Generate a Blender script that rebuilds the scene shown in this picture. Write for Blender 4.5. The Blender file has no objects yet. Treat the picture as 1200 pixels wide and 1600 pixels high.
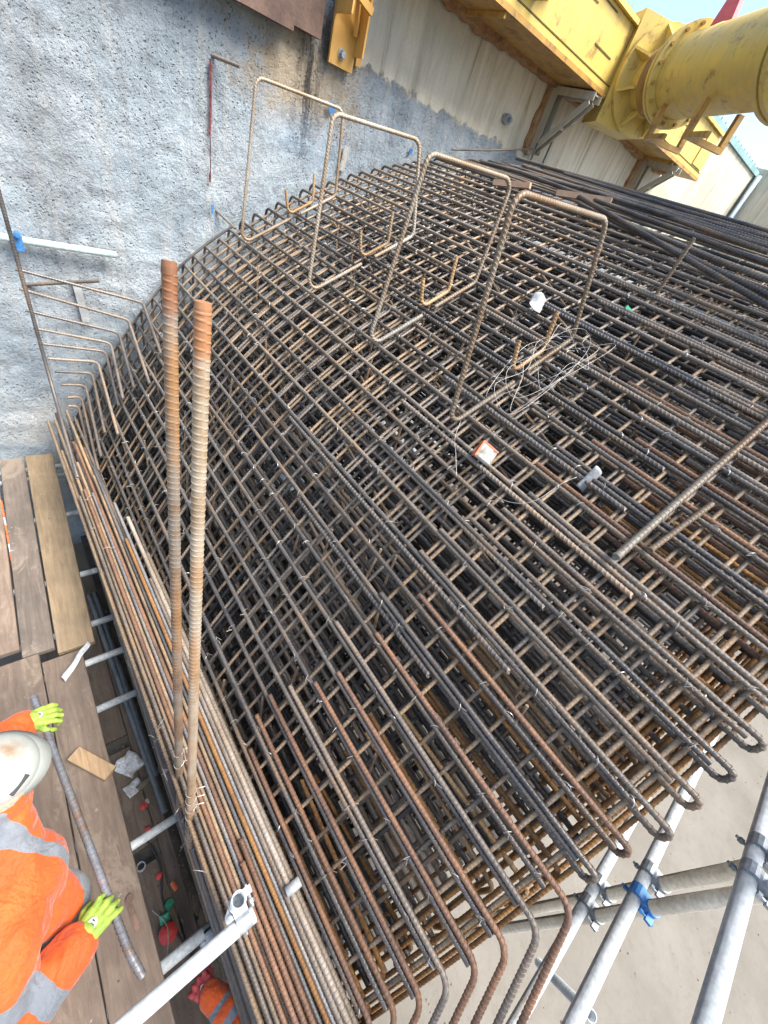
import bpy, bmesh, math, random
import numpy as np
from mathutils import Vector, Matrix, noise as mnoise
random.seed(7)
rng = np.random.default_rng(7)
SC = bpy.context.scene
COL = SC.collection
# ------------------------------------------------------------------ camera
CAM_R = np.array([[0.76700583, -0.22692078, 0.60017415],
                  [-0.57735198, -0.65217303, 0.49125862],
                  [0.2799406, -0.72330996, -0.63123368]])
cd = bpy.data.cameras.new('camera')
cam = bpy.data.objects.new('camera', cd)
COL.objects.link(cam)
m = Matrix.Identity(4)
for i in range(3):
    m[i][0] = CAM_R[i, 0]; m[i][1] = -CAM_R[i, 1]; m[i][2] = -CAM_R[i, 2]
m[2][3] = 4.6
cam.matrix_world = m
cd.sensor_fit = 'HORIZONTAL'
cd.sensor_width = 36.0
cd.lens = 36.0 * 625.0 / 1200.0
cd.clip_start = 0.05
cd.clip_end = 500
SC.camera = cam
# ------------------------------------------------------------------ sky, sun, exposure
SUN_EL, SUN_AZ = math.radians(57), math.radians(146)     # azimuth clockwise from +Y
w = bpy.data.worlds.new('World'); SC.world = w; w.use_nodes = True
nt = w.node_tree
bg = nt.nodes['Background']
sky = nt.nodes.new('ShaderNodeTexSky'); sky.sky_type = 'NISHITA'
sky.sun_disc = False; sky.sun_elevation = SUN_EL; sky.sun_rotation = SUN_AZ
sky.air_density = 1.0; sky.dust_density = 1.9; sky.ozone_density = 1.0
nt.links.new(sky.outputs[0], bg.inputs[0]); bg.inputs[1].default_value = 0.095
sl = bpy.data.lights.new('sun', 'SUN'); sl.energy = 3.2; sl.angle = math.radians(38); sl.color = (1.0, 0.95, 0.88)
so = bpy.data.objects.new('sun', sl); COL.objects.link(so)
sd = Vector((math.sin(SUN_AZ) * math.cos(SUN_EL), math.cos(SUN_AZ) * math.cos(SUN_EL), math.sin(SUN_EL)))
so.rotation_euler = sd.to_track_quat('Z', 'Y').to_euler(); so.location = (0, 0, 20)
SC.view_settings.view_transform = 'Standard'; SC.view_settings.look = 'None'
SC.view_settings.gamma = 1.0; SC.view_settings.use_curve_mapping = False
SC.view_settings.exposure = 1.88
SC.render.engine = 'CYCLES'
SC.cycles.use_adaptive_sampling = True; SC.cycles.adaptive_threshold = 0.025
SC.cycles.max_bounces = 5; SC.cycles.diffuse_bounces = 2; SC.cycles.glossy_bounces = 2
SC.cycles.use_denoising = True

# ------------------------------------------------------------------ materials
def nodes_of(name):
    mt = bpy.data.materials.new(name); mt.use_nodes = True
    t = mt.node_tree
    return mt, t, t.nodes['Principled BSDF']
def N(t, kind, **kw):
    n = t.nodes.new(kind)
    for k, v in kw.items(): setattr(n, k, v)
    return n
def ramp(t, fac, stops):
    r = N(t, 'ShaderNodeValToRGB')
    e = r.color_ramp.elements
    while len(e) < len(stops): e.new(0.5)
    for el, (p, c) in zip(e, stops):
        el.position = p; el.color = (*c, 1) if len(c) == 3 else c
    t.links.new(fac, r.inputs[0])
    return r.outputs[0]
def mixc(t, fac, a, b, mode='MIX'):
    n = N(t, 'ShaderNodeMix', data_type='RGBA', blend_type=mode)
    for s, v in ((0, fac), (6, a), (7, b)):
        if hasattr(v, 'is_linked') or hasattr(v, 'node'): t.links.new(v, n.inputs[s])
        else: n.inputs[s].default_value = v if s == 0 else (*v, 1)
    return n.outputs[2]
def math_(t, op, a, b=None, c=None):
    n = N(t, 'ShaderNodeMath', operation=op)
    for i, v in enumerate((a, b, c)):
        if v is None: continue
        if hasattr(v, 'node'): t.links.new(v, n.inputs[i])
        else: n.inputs[i].default_value = v
    return n.outputs[0]
def coords(t, stretch=(1, 1, 1), rnd=True, kind='Object'):
    tc = N(t, 'ShaderNodeTexCoord')
    mp = N(t, 'ShaderNodeMapping'); mp.inputs['Scale'].default_value = stretch
    t.links.new(tc.outputs[kind], mp.inputs[0])
    if rnd:
        oi = N(t, 'ShaderNodeObjectInfo')
        v = math_(t, 'MULTIPLY', oi.outputs['Random'], 37.0)
        cb = N(t, 'ShaderNodeCombineXYZ')
        for i in range(3): t.links.new(v, cb.inputs[i])
        t.links.new(cb.outputs[0], mp.inputs['Location'])
    return mp.outputs[0]
def noise_(t, vec, scale, detail=6, rough=0.6, dist=0.0):
    n = N(t, 'ShaderNodeTexNoise')
    n.inputs['Scale'].default_value = scale; n.inputs['Detail'].default_value = detail
    n.inputs['Roughness'].default_value = rough; n.inputs['Distortion'].default_value = dist
    t.links.new(vec, n.inputs['Vector'])
    return n.outputs[0]
def bump_(t, b, h, strength, dist):
    n = N(t, 'ShaderNodeBump'); n.inputs['Strength'].default_value = strength; n.inputs['Distance'].default_value = dist
    t.links.new(h, n.inputs['Height']); t.links.new(n.outputs[0], b.inputs['Normal'])
    return n
def noisy(name, stops, scale=4, rough=(0.6, 0.8), metal=0.0, bump=0.2, bdist=0.004, bscale=None, stretch=(1, 1, 1), rnd=True, vary=0.25, fine=60, spec=0.5):
    mt, t, b = nodes_of(name)
    v = coords(t, stretch, rnd)
    n1 = noise_(t, v, scale, 5, 0.65)
    c = ramp(t, n1, stops)
    n2 = noise_(t, v, fine, 2, 0.6)
    c = mixc(t, 0.55, c, ramp(t, n2, [(0.25, (0.45, 0.45, 0.45)), (0.6, (1, 1, 1)), (0.8, (1.2, 1.2, 1.2))]), 'MULTIPLY')
    if vary and rnd:
        oi = N(t, 'ShaderNodeObjectInfo')
        hv = N(t, 'ShaderNodeHueSaturation')
        t.links.new(c, hv.inputs['Color'])
        t.links.new(math_(t, 'MULTIPLY_ADD', oi.outputs['Random'], 2 * vary, 1 - vary), hv.inputs['Value'])
        c = hv.outputs[0]
    t.links.new(c, b.inputs['Base Color'])
    t.links.new(math_(t, 'MULTIPLY_ADD', n1, (rough[1] - rough[0]) * 1.4, rough[0] - 0.2 * (rough[1] - rough[0])), b.inputs['Roughness'])
    b.inputs['Metallic'].default_value = metal
    b.inputs['Specular IOR Level'].default_value = spec
    if bump:
        bump_(t, b, noise_(t, v, bscale or fine, 3, 0.7), bump, bdist)
    return mt
M = {}
# reinforcing steel
M['bar_dark'] = noisy('bar_dark', [(0.3, (0.060, 0.058, 0.060)), (0.5, (0.130, 0.118, 0.108)), (0.62, (0.185, 0.142, 0.105)), (0.78, (0.26, 0.155, 0.08))], 3.0, (0.34, 0.55), 0.35, 0, 0.001, 150)
M['bar_brown'] = noisy('bar_brown', [(0.28, (0.110, 0.098, 0.088)), (0.50, (0.205, 0.172, 0.140)), (0.66, (0.285, 0.20, 0.13)), (0.80, (0.37, 0.20, 0.09))], 3.0, (0.42, 0.65), 0.25, 0, 0.001, 150)
M['bar_tan'] = noisy('bar_tan', [(0.28, (0.15, 0.118, 0.09)), (0.5, (0.28, 0.205, 0.135)), (0.65, (0.38, 0.25, 0.14)), (0.8, (0.42, 0.215, 0.09))], 2.6, (0.5, 0.75), 0.15, 0, 0.001, 150)
M['bar_shaded'] = noisy('bar_shaded', [(0.3, (0.030, 0.030, 0.033)), (0.55, (0.062, 0.057, 0.053)), (0.75, (0.12, 0.082, 0.055))], 3.0, (0.4, 0.6), 0.3, 0, 0.001, 150)  # near-black steel for the deep layers: interior shade painted into the colour
M['bar_red'] = noisy('bar_red', [(0.28, (0.095, 0.062, 0.048)), (0.5, (0.19, 0.105, 0.065)), (0.7, (0.28, 0.145, 0.075)), (0.85, (0.34, 0.20, 0.11))], 3.0, (0.5, 0.7), 0.15, 0, 0.001, 150)
M['bar_grey'] = noisy('bar_grey', [(0.28, (0.10, 0.10, 0.105)), (0.5, (0.19, 0.19, 0.195)), (0.66, (0.27, 0.235, 0.20)), (0.8, (0.30, 0.16, 0.075))], 2.6, (0.42, 0.6), 0.3, 0, 0.001, 150)
M['bar_orange'] = noisy('bar_orange', [(0.28, (0.16, 0.085, 0.035)), (0.5, (0.30, 0.150, 0.050)), (0.75, (0.40, 0.21, 0.07))], 3.0, (0.6, 0.8), 0.1, 0, 0.001, 150)
M['bar_pale'] = noisy('bar_pale', [(0.28, (0.17, 0.125, 0.085)), (0.5, (0.27, 0.22, 0.17)), (0.66, (0.36, 0.31, 0.26)), (0.8, (0.34, 0.18, 0.08))], 2.4, (0.5, 0.7), 0.25, 0, 0.001, 150)
M['bar_chair'] = noisy('bar_chair', [(0.28, (0.20, 0.11, 0.05)), (0.45, (0.25, 0.19, 0.13)), (0.62, (0.31, 0.28, 0.23)), (0.8, (0.22, 0.22, 0.21))], 2.0, (0.45, 0.7), 0.25, 0, 0.001, 150)
M['bar_ubar'] = noisy('bar_ubar', [(0.28, (0.24, 0.13, 0.055)), (0.5, (0.33, 0.21, 0.10)), (0.75, (0.38, 0.28, 0.17))], 5.0, (0.5, 0.7), 0.15, 0, 0.001, 150)
M['held'] = noisy('held', [(0.3, (0.15, 0.085, 0.05)), (0.42, (0.13, 0.13, 0.135)), (0.62, (0.15, 0.165, 0.19)), (0.78, (0.28, 0.12, 0.045))], 7, (0.4, 0.6), 0.3, 0)
M['wire'] = noisy('wire', [(0.3, (0.35, 0.33, 0.30)), (0.7, (0.6, 0.58, 0.54))], 5, (0.35, 0.5), 0.5, 0, vary=0.1)
M['galv'] = noisy('galv', [(0.3, (0.36, 0.39, 0.40)), (0.48, (0.52, 0.57, 0.60)), (0.62, (0.62, 0.66, 0.68)), (0.74, (0.44, 0.40, 0.33))], 2.2, (0.32, 0.5), 0.1, 0.15, 0.001, 80, vary=0.12)
M['galv_dirty'] = noisy('galv_dirty', [(0.3, (0.22, 0.19, 0.14)), (0.5, (0.34, 0.31, 0.25)), (0.7, (0.42, 0.40, 0.35)), (0.85, (0.30, 0.22, 0.14))], 2.5, (0.5, 0.7), 0.3, 0.2, 0.001, 80, vary=0.12)
M['coupler'] = noisy('coupler', [(0.3, (0.22, 0.25, 0.27)), (0.6, (0.38, 0.41, 0.43)), (0.85, (0.28, 0.22, 0.16))], 14, (0.4, 0.6), 0.5, 0.3, 0.001, 120)
M['blue_paint'] = noisy('blue_paint', [(0.3, (0.04, 0.17, 0.42)), (0.7, (0.07, 0.27, 0.58))], 14, (0.4, 0.6), 0, 0.2, 0.001)
M['black'] = noisy('black', [(0.3, (0.012, 0.012, 0.013)), (0.7, (0.03, 0.03, 0.032))], 8, (0.4, 0.6), 0, 0.1, 0.001)
M['conduit'] = noisy('conduit', [(0.3, (0.045, 0.055, 0.065)), (0.7, (0.11, 0.13, 0.145))], 4, (0.35, 0.5), 0.1, 0.1, 0.001)
# timber
def wood(name, stops, dirt=0.5):
    mt, t, b = nodes_of(name)
    v = coords(t, (9, 0.8, 9))
    g = noise_(t, v, 3.0, 8, 0.65, 1.2)
    c = ramp(t, g, stops)
    vi = coords(t, (1, 1, 1))
    d = noise_(t, vi, 3.2, 9, 0.7)
    c = mixc(t, ramp(t, d, [(0.42, (0, 0, 0)), (0.7, (dirt, dirt, dirt))]), c, (0.05, 0.04, 0.033))
    sp = noise_(t, vi, 26, 5, 0.6)
    c = mixc(t, ramp(t, sp, [(0.68, (0, 0, 0)), (0.74, (0.6, 0.6, 0.6))]), c, (0.34, 0.32, 0.29))
    st = noise_(t, coords(t, (2.2, 0.9, 2)), 2.1, 7, 0.75, 1.0)
    c = mixc(t, ramp(t, st, [(0.55, (0, 0, 0)), (0.63, (0.55, 0.55, 0.55))]), c, (0.24, 0.19, 0.145))
    nv_ = N(t, 'ShaderNodeTexVoronoi', feature='F1'); nv_.inputs['Scale'].default_value = 5.5; t.links.new(vi, nv_.inputs['Vector'])
    c = mixc(t, ramp(t, nv_.outputs[0], [(0.022, (0.9, 0.9, 0.9)), (0.036, (0, 0, 0))]), c, (0.03, 0.024, 0.02))
    oi = N(t, 'ShaderNodeObjectInfo'); hv = N(t, 'ShaderNodeHueSaturation'); t.links.new(c, hv.inputs['Color'])
    t.links.new(math_(t, 'MULTIPLY_ADD', oi.outputs['Random'], 0.3, 0.85), hv.inputs['Value'])
    t.links.new(hv.outputs[0], b.inputs['Base Color']); b.inputs['Roughness'].default_value = 0.8
    bump_(t, b, g, 0.35, 0.004)
    return mt
M['board'] = wood('board', [(0.3, (0.105, 0.075, 0.055)), (0.5, (0.155, 0.113, 0.083)), (0.7, (0.20, 0.152, 0.113))])
M['board_tan'] = wood('board_tan', [(0.3, (0.15, 0.105, 0.060)), (0.5, (0.215, 0.155, 0.090)), (0.7, (0.27, 0.20, 0.122))], 0.35)
M['board_grey'] = wood('board_grey', [(0.3, (0.085, 0.068, 0.055)), (0.5, (0.125, 0.10, 0.08)), (0.7, (0.165, 0.135, 0.11))], 0.6)
M['timber_new'] = wood('timber_new', [(0.3, (0.20, 0.125, 0.062)), (0.5, (0.28, 0.185, 0.10)), (0.7, (0.36, 0.25, 0.145))], 0.4)
M['timber_pink'] = wood('timber_pink', [(0.3, (0.45, 0.27, 0.17)), (0.5, (0.55, 0.35, 0.23)), (0.7, (0.60, 0.42, 0.29))], 0.1)
# steelwork
def paint(name, base, streak, rust, rust_amt=0.65):
    mt, t, b = nodes_of(name)
    v = coords(t, (1, 1, 1), False, 'Object')
    vs = coords(t, (6, 6, 0.6), False, 'Object')
    c = ramp(t, noise_(t, vs, 2.5, 8, 0.65), [(0.35, streak), (0.6, base), (0.8, tuple(min(1, x * 1.12) for x in base))])
    c = mixc(t, ramp(t, noise_(t, v, 5.5, 10, 0.72), [(rust_amt, (0, 0, 0)), (rust_amt + 0.1, (0.85, 0.85, 0.85))]), c, rust)
    c = mixc(t, ramp(t, noise_(t, v, 38, 6, 0.7), [(0.66, (0, 0, 0)), (0.74, (0.7, 0.7, 0.7))]), c, (0.11, 0.085, 0.03))
    t.links.new(c, b.inputs['Base Color']); b.inputs['Roughness'].default_value = 0.5
    bump_(t, b, noise_(t, v, 25, 6, 0.7), 0.15, 0.004)
    return mt
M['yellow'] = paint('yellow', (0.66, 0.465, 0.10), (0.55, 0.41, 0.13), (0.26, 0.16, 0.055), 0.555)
M['yellow_shaded'] = paint('yellow_shaded', (0.46, 0.27, 0.06), (0.34, 0.19, 0.06), (0.18, 0.09, 0.04), 0.52)  # darker orange-brown copy of the yellow, underside shadow painted in
M['ochre'] = paint('ochre', (0.50, 0.27, 0.055), (0.46, 0.27, 0.085), (0.22, 0.12, 0.05), 0.6)
M['slot_dark'] = noisy('slot_dark', [(0.3, (0.07, 0.065, 0.01)), (0.7, (0.16, 0.13, 0.02))], 20, (0.6, 0.8), 0, 0, rnd=False)
M['rust_plate'] = noisy('rust_plate', [(0.3, (0.055, 0.032, 0.024)), (0.48, (0.115, 0.068, 0.048)), (0.62, (0.165, 0.105, 0.078)), (0.78, (0.20, 0.10, 0.05))], 3.5, (0.6, 0.85), 0.1, 0.5, 0.004, 45, rnd=False)
M['primer'] = paint('primer', (0.46, 0.42, 0.33), (0.38, 0.33, 0.25), (0.22, 0.13, 0.07), 0.62)
M['grout'] = noisy('grout', [(0.3, (0.18, 0.085, 0.035)), (0.5, (0.36, 0.20, 0.09)), (0.7, (0.46, 0.30, 0.15))], 9, (0.8, 0.95), 0, 0.8, 0.02, 30, rnd=False)
M['green'] = noisy('green', [(0.3, (0.02, 0.22, 0.12)), (0.7, (0.04, 0.33, 0.19))], 5, (0.4, 0.6), 0, 0.1, 0.002, rnd=False)
M['red'] = noisy('red', [(0.3, (0.42, 0.03, 0.03)), (0.7, (0.60, 0.06, 0.05))], 9, (0.45, 0.6), 0, 0.2, 0.002)
M['pinkred'] = noisy('pinkred', [(0.3, (0.55, 0.05, 0.07)), (0.7, (0.68, 0.10, 0.11))], 9, (0.4, 0.6), 0, 0.1, 0.002)
M['white'] = noisy('white', [(0.3, (0.30, 0.31, 0.31)), (0.7, (0.44, 0.45, 0.45))], 14, (0.6, 0.8), 0, 0.2, 0.002, vary=0.05)
M['tealpaint'] = noisy('tealpaint', [(0.3, (0.16, 0.28, 0.27)), (0.7, (0.26, 0.42, 0.42))], 3, (0.5, 0.7), 0, 0.2, 0.002, vary=0.05)
M['paleblue'] = noisy('paleblue', [(0.3, (0.33, 0.42, 0.44)), (0.7, (0.46, 0.57, 0.60))], 3, (0.5, 0.7), 0, 0.2, 0.002, vary=0.05)
M['orange_plastic'] = noisy('orange_plastic', [(0.3, (0.60, 0.10, 0.03)), (0.7, (0.70, 0.17, 0.05))], 8, (0.4, 0.6), 0, 0.1, 0.002, vary=0.05)
M['carton'] = noisy('carton', [(0.35, (0.16, 0.14, 0.11)), (0.48, (0.34, 0.33, 0.30)), (0.75, (0.42, 0.41, 0.38))], 22, (0.7, 0.9), 0, 0.2, 0.002, vary=0.05)
M['cloth_bag'] = noisy('cloth_bag', [(0.35, (0.40, 0.41, 0.42)), (0.65, (0.66, 0.67, 0.68))], 30, (0.7, 0.9), 0, 0.5, 0.006, vary=0.05)

def wall_material():
    mt, t, b = nodes_of('wall_concrete')
    v = coords(t, (1, 1, 1), False)
    geo = N(t, 'ShaderNodeTexCoord'); sx = N(t, 'ShaderNodeSeparateXYZ'); t.links.new(geo.outputs['Object'], sx.inputs[0])
    X, Z = sx.outputs[0], sx.outputs[2]
    big = noise_(t, v, 1.1, 8, 0.62)
    med = noise_(t, v, 9, 8, 0.65)
    vst = coords(t, (7, 7, 0.55), False)
    strk = noise_(t, vst, 1.6, 9, 0.65, 0.6)
    grey = ramp(t, big, [(0.32, (0.235, 0.285, 0.325)), (0.5, (0.325, 0.378, 0.415)), (0.68, (0.42, 0.46, 0.485))])
    grey = mixc(t, ramp(t, med, [(0.32, (0.7, 0.7, 0.7)), (0.46, (0, 0, 0))]), grey, (0.20, 0.215, 0.23))
    grey = mixc(t, ramp(t, strk, [(0.52, (0, 0, 0)), (0.68, (0.6, 0.6, 0.6))]), grey, (0.46, 0.465, 0.445))
    cream = ramp(t, strk, [(0.3, (0.30, 0.235, 0.155)), (0.40, (0.56, 0.49, 0.36)), (0.56, (0.69, 0.625, 0.485)), (0.78, (0.73, 0.68, 0.56))])
    cream = mixc(t, ramp(t, noise_(t, vst, 6, 8, 0.7), [(0.3, (0.45, 0.45, 0.45)), (0.42, (0, 0, 0))]), cream, (0.22, 0.19, 0.15))
    cream = mixc(t, ramp(t, noise_(t, v, 0.6, 4, 0.6), [(0.48, (0, 0, 0)), (0.7, (0.6, 0.6, 0.6))]), cream, (0.34, 0.37, 0.33))
    # boundary of the smooth upper pour: a ragged, near-level line, with a step at x = 2.7
    edge = math_(t, 'MULTIPLY_ADD', med, 0.34, math_(t, 'MULTIPLY_ADD', strk, 0.07, Z))
    mz = ramp(t, math_(t, 'SUBTRACT', edge, 4.85), [(0.49, (0, 0, 0)), (0.53, (1, 1, 1))])
    mx = ramp(t, math_(t, 'MULTIPLY_ADD', med, 0.3, math_(t, 'SUBTRACT', X, 2.35)), [(0.45, (0, 0, 0)), (0.6, (1, 1, 1))])
    mxz = math_(t, 'MULTIPLY', mz, mx)
    c = mixc(t, mxz, grey, cream)
    # rust-brown and black run-off below the end of the old steel plate
    def blob(x0, z0, rx, rz):
        ax = math_(t, 'DIVIDE', math_(t, 'SUBTRACT', X, x0), rx); az = math_(t, 'DIVIDE', math_(t, 'SUBTRACT', Z, z0), rz)
        d = math_(t, 'SQRT', math_(t, 'ADD', math_(t, 'MULTIPLY', ax, ax), math_(t, 'MULTIPLY', az, az)))
        d = math_(t, 'MULTIPLY_ADD', math_(t, 'SUBTRACT', med, 0.5), 1.6, d)
        return ramp(t, d, [(0.35, (1, 1, 1)), (1.0, (0, 0, 0))])
    c = mixc(t, math_(t, 'MULTIPLY', blob(2.38, 4.93, 0.75, 0.42), 0.75), c, (0.36, 0.265, 0.145))
    vst2 = coords(t, (9, 9, 0.8), False)
    dk = math_(t, 'MULTIPLY', blob(2.42, 4.85, 0.16, 0.55), ramp(t, noise_(t, vst2, 2, 6, 0.7), [(0.42, (0, 0, 0)), (0.55, (0.95, 0.95, 0.95))]))
    c = mixc(t, dk, c, (0.045, 0.036, 0.03))
    c = mixc(t, math_(t, 'MULTIPLY', blob(2.53, 5.2, 0.07, 0.3), 0.9), c, (0.05, 0.045, 0.04))
    dstr = ramp(t, noise_(t, coords(t, (4, 4, 0.22), False), 2.0, 8, 0.7, 0.5), [(0.57, (0, 0, 0)), (0.68, (0.6, 0.6, 0.6))])
    c = mixc(t, math_(t, 'MULTIPLY', dstr, math_(t, 'SUBTRACT', 1.0, math_(t, 'MULTIPLY', mxz, 0.6))), c, (0.17, 0.175, 0.18))
    # bluish form-oil cast, low along the cage
    c = mixc(t, math_(t, 'MULTIPLY', blob(2.5, 4.55, 0.5, 0.25), 0.35), c, (0.25, 0.36, 0.47))
    # darker, rougher band at the far left
    c = mixc(t, math_(t, 'MULTIPLY', blob(0.45, 4.0, 0.28, 1.0), 0.4), c, (0.15, 0.155, 0.16))
    c = mixc(t, math_(t, 'MULTIPLY', blob(0.0, 1.75, 0.5, 0.35), 0.5), c, (0.52, 0.50, 0.46))
    # moss green patches by the far corner
    c = mixc(t, math_(t, 'MULTIPLY', blob(9.6, 5.0, 0.7, 0.9), 0.6), c, (0.27, 0.30, 0.10))
    c = mixc(t, math_(t, 'MULTIPLY', blob(11.6, 5.5, 1.6, 1.3), 0.55), c, (0.22, 0.25, 0.19))
    # pits
    vo = N(t, 'ShaderNodeTexVoronoi', feature='F1'); vo.inputs['Scale'].default_value = 44
    t.links.new(mixc(t, 0.06, v, noise_(t, v, 12, 3)), vo.inputs['Vector'])
    pit = ramp(t, vo.outputs[0], [(0.08, (1, 1, 1)), (0.30, (0, 0, 0))])
    pm = math_(t, 'MULTIPLY', pit, ramp(t, noise_(t, v, 3.1, 5), [(0.40, (0, 0, 0)), (0.58, (1, 1, 1))]))
    notc = math_(t, 'SUBTRACT', 1.0, math_(t, 'MULTIPLY', mxz, 0.85))
    col_ = noise_(t, coords(t, (1.6, 1.6, 0.28), False), 1.5, 4, 0.6, 0.4)
    rg = ramp(t, col_, [(0.38, (0.25, 0.25, 0.25)), (0.54, (1, 1, 1))])
    pm = math_(t, 'MULTIPLY', math_(t, 'MULTIPLY', pm, rg), notc)
    c = mixc(t, math_(t, 'MULTIPLY', pm, 0.55), c, (0.13, 0.135, 0.14))
    crk = ramp(t, noise_(t, coords(t, (5, 5, 0.9), False), 5.5, 7, 0.75, 1.5), [(0.60, (0, 0, 0)), (0.68, (0.75, 0.75, 0.75))])
    c = mixc(t, math_(t, 'MULTIPLY', crk, math_(t, 'MULTIPLY', notc, ramp(t, big, [(0.42, (1, 1, 1)), (0.6, (0.15, 0.15, 0.15))]))), c, (0.15, 0.155, 0.165))
    t.links.new(c, b.inputs['Base Color']); b.inputs['Roughness'].default_value = 0.85
    vr = coords(t, (1, 1, 0.8), False)
    h = math_(t, 'ADD', noise_(t, vr, 22, 9, 0.72), math_(t, 'MULTIPLY', noise_(t, vr, 60, 5, 0.7), 0.5))
    h = math_(t, 'SUBTRACT', math_(t, 'MULTIPLY', h, math_(t, 'MULTIPLY', math_(t, 'MULTIPLY_ADD', rg, 0.6, 0.4), math_(t, 'MULTIPLY_ADD', notc, 0.85, 0.15))), math_(t, 'MULTIPLY', pm, 0.8))
    bump_(t, b, h, 1.0, 0.038)
    return mt
M['wall'] = wall_material()
def floor_material():
    mt, t, b = nodes_of('floor_concrete')
    v = coords(t, (1, 1, 1), False)
    c = ramp(t, noise_(t, v, 0.8, 9, 0.62), [(0.3, (0.098, 0.088, 0.072)), (0.5, (0.140, 0.128, 0.108)), (0.7, (0.172, 0.160, 0.138))])
    c = mixc(t, ramp(t, noise_(t, v, 7, 8, 0.7), [(0.36, (0.4, 0.4, 0.4)), (0.5, (0, 0, 0))]), c, (0.11, 0.098, 0.08))
    c = mixc(t, ramp(t, noise_(t, v, 16, 3, 0.5), [(0.70, (0, 0, 0)), (0.76, (0.6, 0.6, 0.6))]), c, (0.06, 0.053, 0.042))
    t.links.new(c, b.inputs['Base Color']); b.inputs['Roughness'].default_value = 0.85
    bump_(t, b, noise_(t, v, 18, 8, 0.7), 0.4, 0.012)
    return mt
M['floor'] = floor_material()
M['dirt'] = noisy('dirt', [(0.3, (0.10, 0.075, 0.05)), (0.5, (0.19, 0.145, 0.10)), (0.7, (0.27, 0.215, 0.15))], 5, (0.85, 0.95), 0, 0.8, 0.02, 25, rnd=False)

M['slab_shade'] = noisy('slab_shade', [(0.3, (0.035, 0.030, 0.026)), (0.5, (0.07, 0.06, 0.05)), (0.7, (0.12, 0.105, 0.09))], 4, (0.7, 0.9), 0, 0.6, 0.02, 20, rnd=False)  # dark tone of the added slab, standing in for shade under the cage

# ------------------------------------------------------------------ mesh helpers
def mesh_obj(name, verts, faces, mat, parent=None, smooth=False, loc=None, mats=None, fmat=None):
    me = bpy.data.meshes.new(name)
    me.from_pydata([tuple(map(float, v)) for v in verts], [], [tuple(map(int, f)) for f in faces])
    if mats:
        for mm in mats: me.materials.append(M[mm])
        me.polygons.foreach_set('material_index', fmat)
    else: me.materials.append(M[mat] if isinstance(mat, str) else mat)
    if smooth: me.polygons.foreach_set('use_smooth', [True] * len(me.polygons))
    me.update()
    return link(name, me, parent, loc)
def link(name, me, parent=None, loc=None):
    o = bpy.data.objects.new(name, me); COL.objects.link(o)
    if parent is not None: o.parent = parent
    if loc is not None: o.location = loc
    return o
def tag(o, label=None, cat=None, group=None, kind=None):
    if label: o['label'] = label
    if cat: o['category'] = cat
    if group: o['group'] = group
    if kind: o['kind'] = kind
    return o
def empty(name, loc=(0, 0, 0), rotz=0.0):
    o = bpy.data.objects.new(name, None); COL.objects.link(o); o.location = loc; o.rotation_euler = (0, 0, rotz)
    o.empty_display_size = 0.1
    return o
class MB:
    """collects boxes, tubes and lathed shapes for ONE mesh"""
    def __init__(s): s.v = []; s.f = []
    def add(s, v, f):
        o = len(s.v); s.v += [tuple(p) for p in v]; s.f += [tuple(i + o for i in q) for q in f]; return s
    def box(s, a, b, rot=None, piv=None, bev=0.0):
        x0, y0, z0 = a; x1, y1, z1 = b
        if bev:
            c = bev
            v = []
            for (X, sx) in ((x0, 1), (x1, -1)):
                for (Y, sy) in ((y0, 1), (y1, -1)):
                    for (Z, sz) in ((z0, 1), (z1, -1)):
                        v += [(X + sx * c, Y + sy * c, Z), (X + sx * c, Y, Z + sz * c), (X, Y + sy * c, Z + sz * c)]
            bm = bmesh.new(); [bm.verts.new(p) for p in v]
            bmesh.ops.convex_hull(bm, input=bm.verts[:]); bm.verts.index_update()
            f = [[q.index for q in fc.verts] for fc in bm.faces]; v = [q.co[:] for q in bm.verts]; bm.free()
        else:
            v = [(x, y, z) for x in (x0, x1) for y in (y0, y1) for z in (z0, z1)]
            f = [(0, 1, 3, 2), (4, 6, 7, 5), (0, 4, 5, 1), (2, 3, 7, 6), (0, 2, 6, 4), (1, 5, 7, 3)]
        if rot is not None:
            p = Vector(piv or ((x0 + x1) / 2, (y0 + y1) / 2, (z0 + z1) / 2))
            v = [p + rot @ (Vector(q) - p) for q in v]
        return s.add(v, f)
    def beam(s, p, q, wdt, dep, up=(0, 0, 1)):
        p, q = Vector(p), Vector(q); d = (q - p); L = d.length; d.normalize()
        u = Vector(up); x = d.cross(u)
        if x.length < 1e-4: x = d.cross(Vector((1, 0, 0)))
        x.normalize(); y = x.cross(d).normalized()
        v = [p + d * (L * k) + x * (wdt * i) + y * (dep * j) for k in (0, 1) for i in (-.5, .5) for j in (-.5, .5)]
        return s.add(v, [(0, 1, 3, 2), (4, 6, 7, 5), (0, 4, 5, 1), (2, 3, 7, 6), (0, 2, 6, 4), (1, 5, 7, 3)])
    def tube(s, pts, r, n=10, cap=True, hollow=0.0):
        v, f = sweep(pts, r, n, cap=cap and not hollow)
        s.add(v, f)
        if hollow:
            k = len(pts)
            vi, fi = sweep(pts, r - hollow, n, cap=False)
            o = len(s.v) - len(v); oi = len(s.v)
            s.add(vi, [tuple(reversed(q)) for q in fi])
            for e in (0, k - 1):
                for j in range(n):
                    a, b_ = e * n + j, e * n + (j + 1) % n
                    s.f.append((o + a, o + b_, oi + b_, oi + a))
        return s
    def disc(s, c, d, r, h, n=16):
        c = Vector(c); d = Vector(d).normalized()
        return s.tube([c - d * h / 2, c + d * h / 2], r, n)
    def obj(s, name, mat, parent=None, smooth=False, loc=None):
        return mesh_obj(name, s.v, s.f, mat, parent, smooth, loc)
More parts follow.
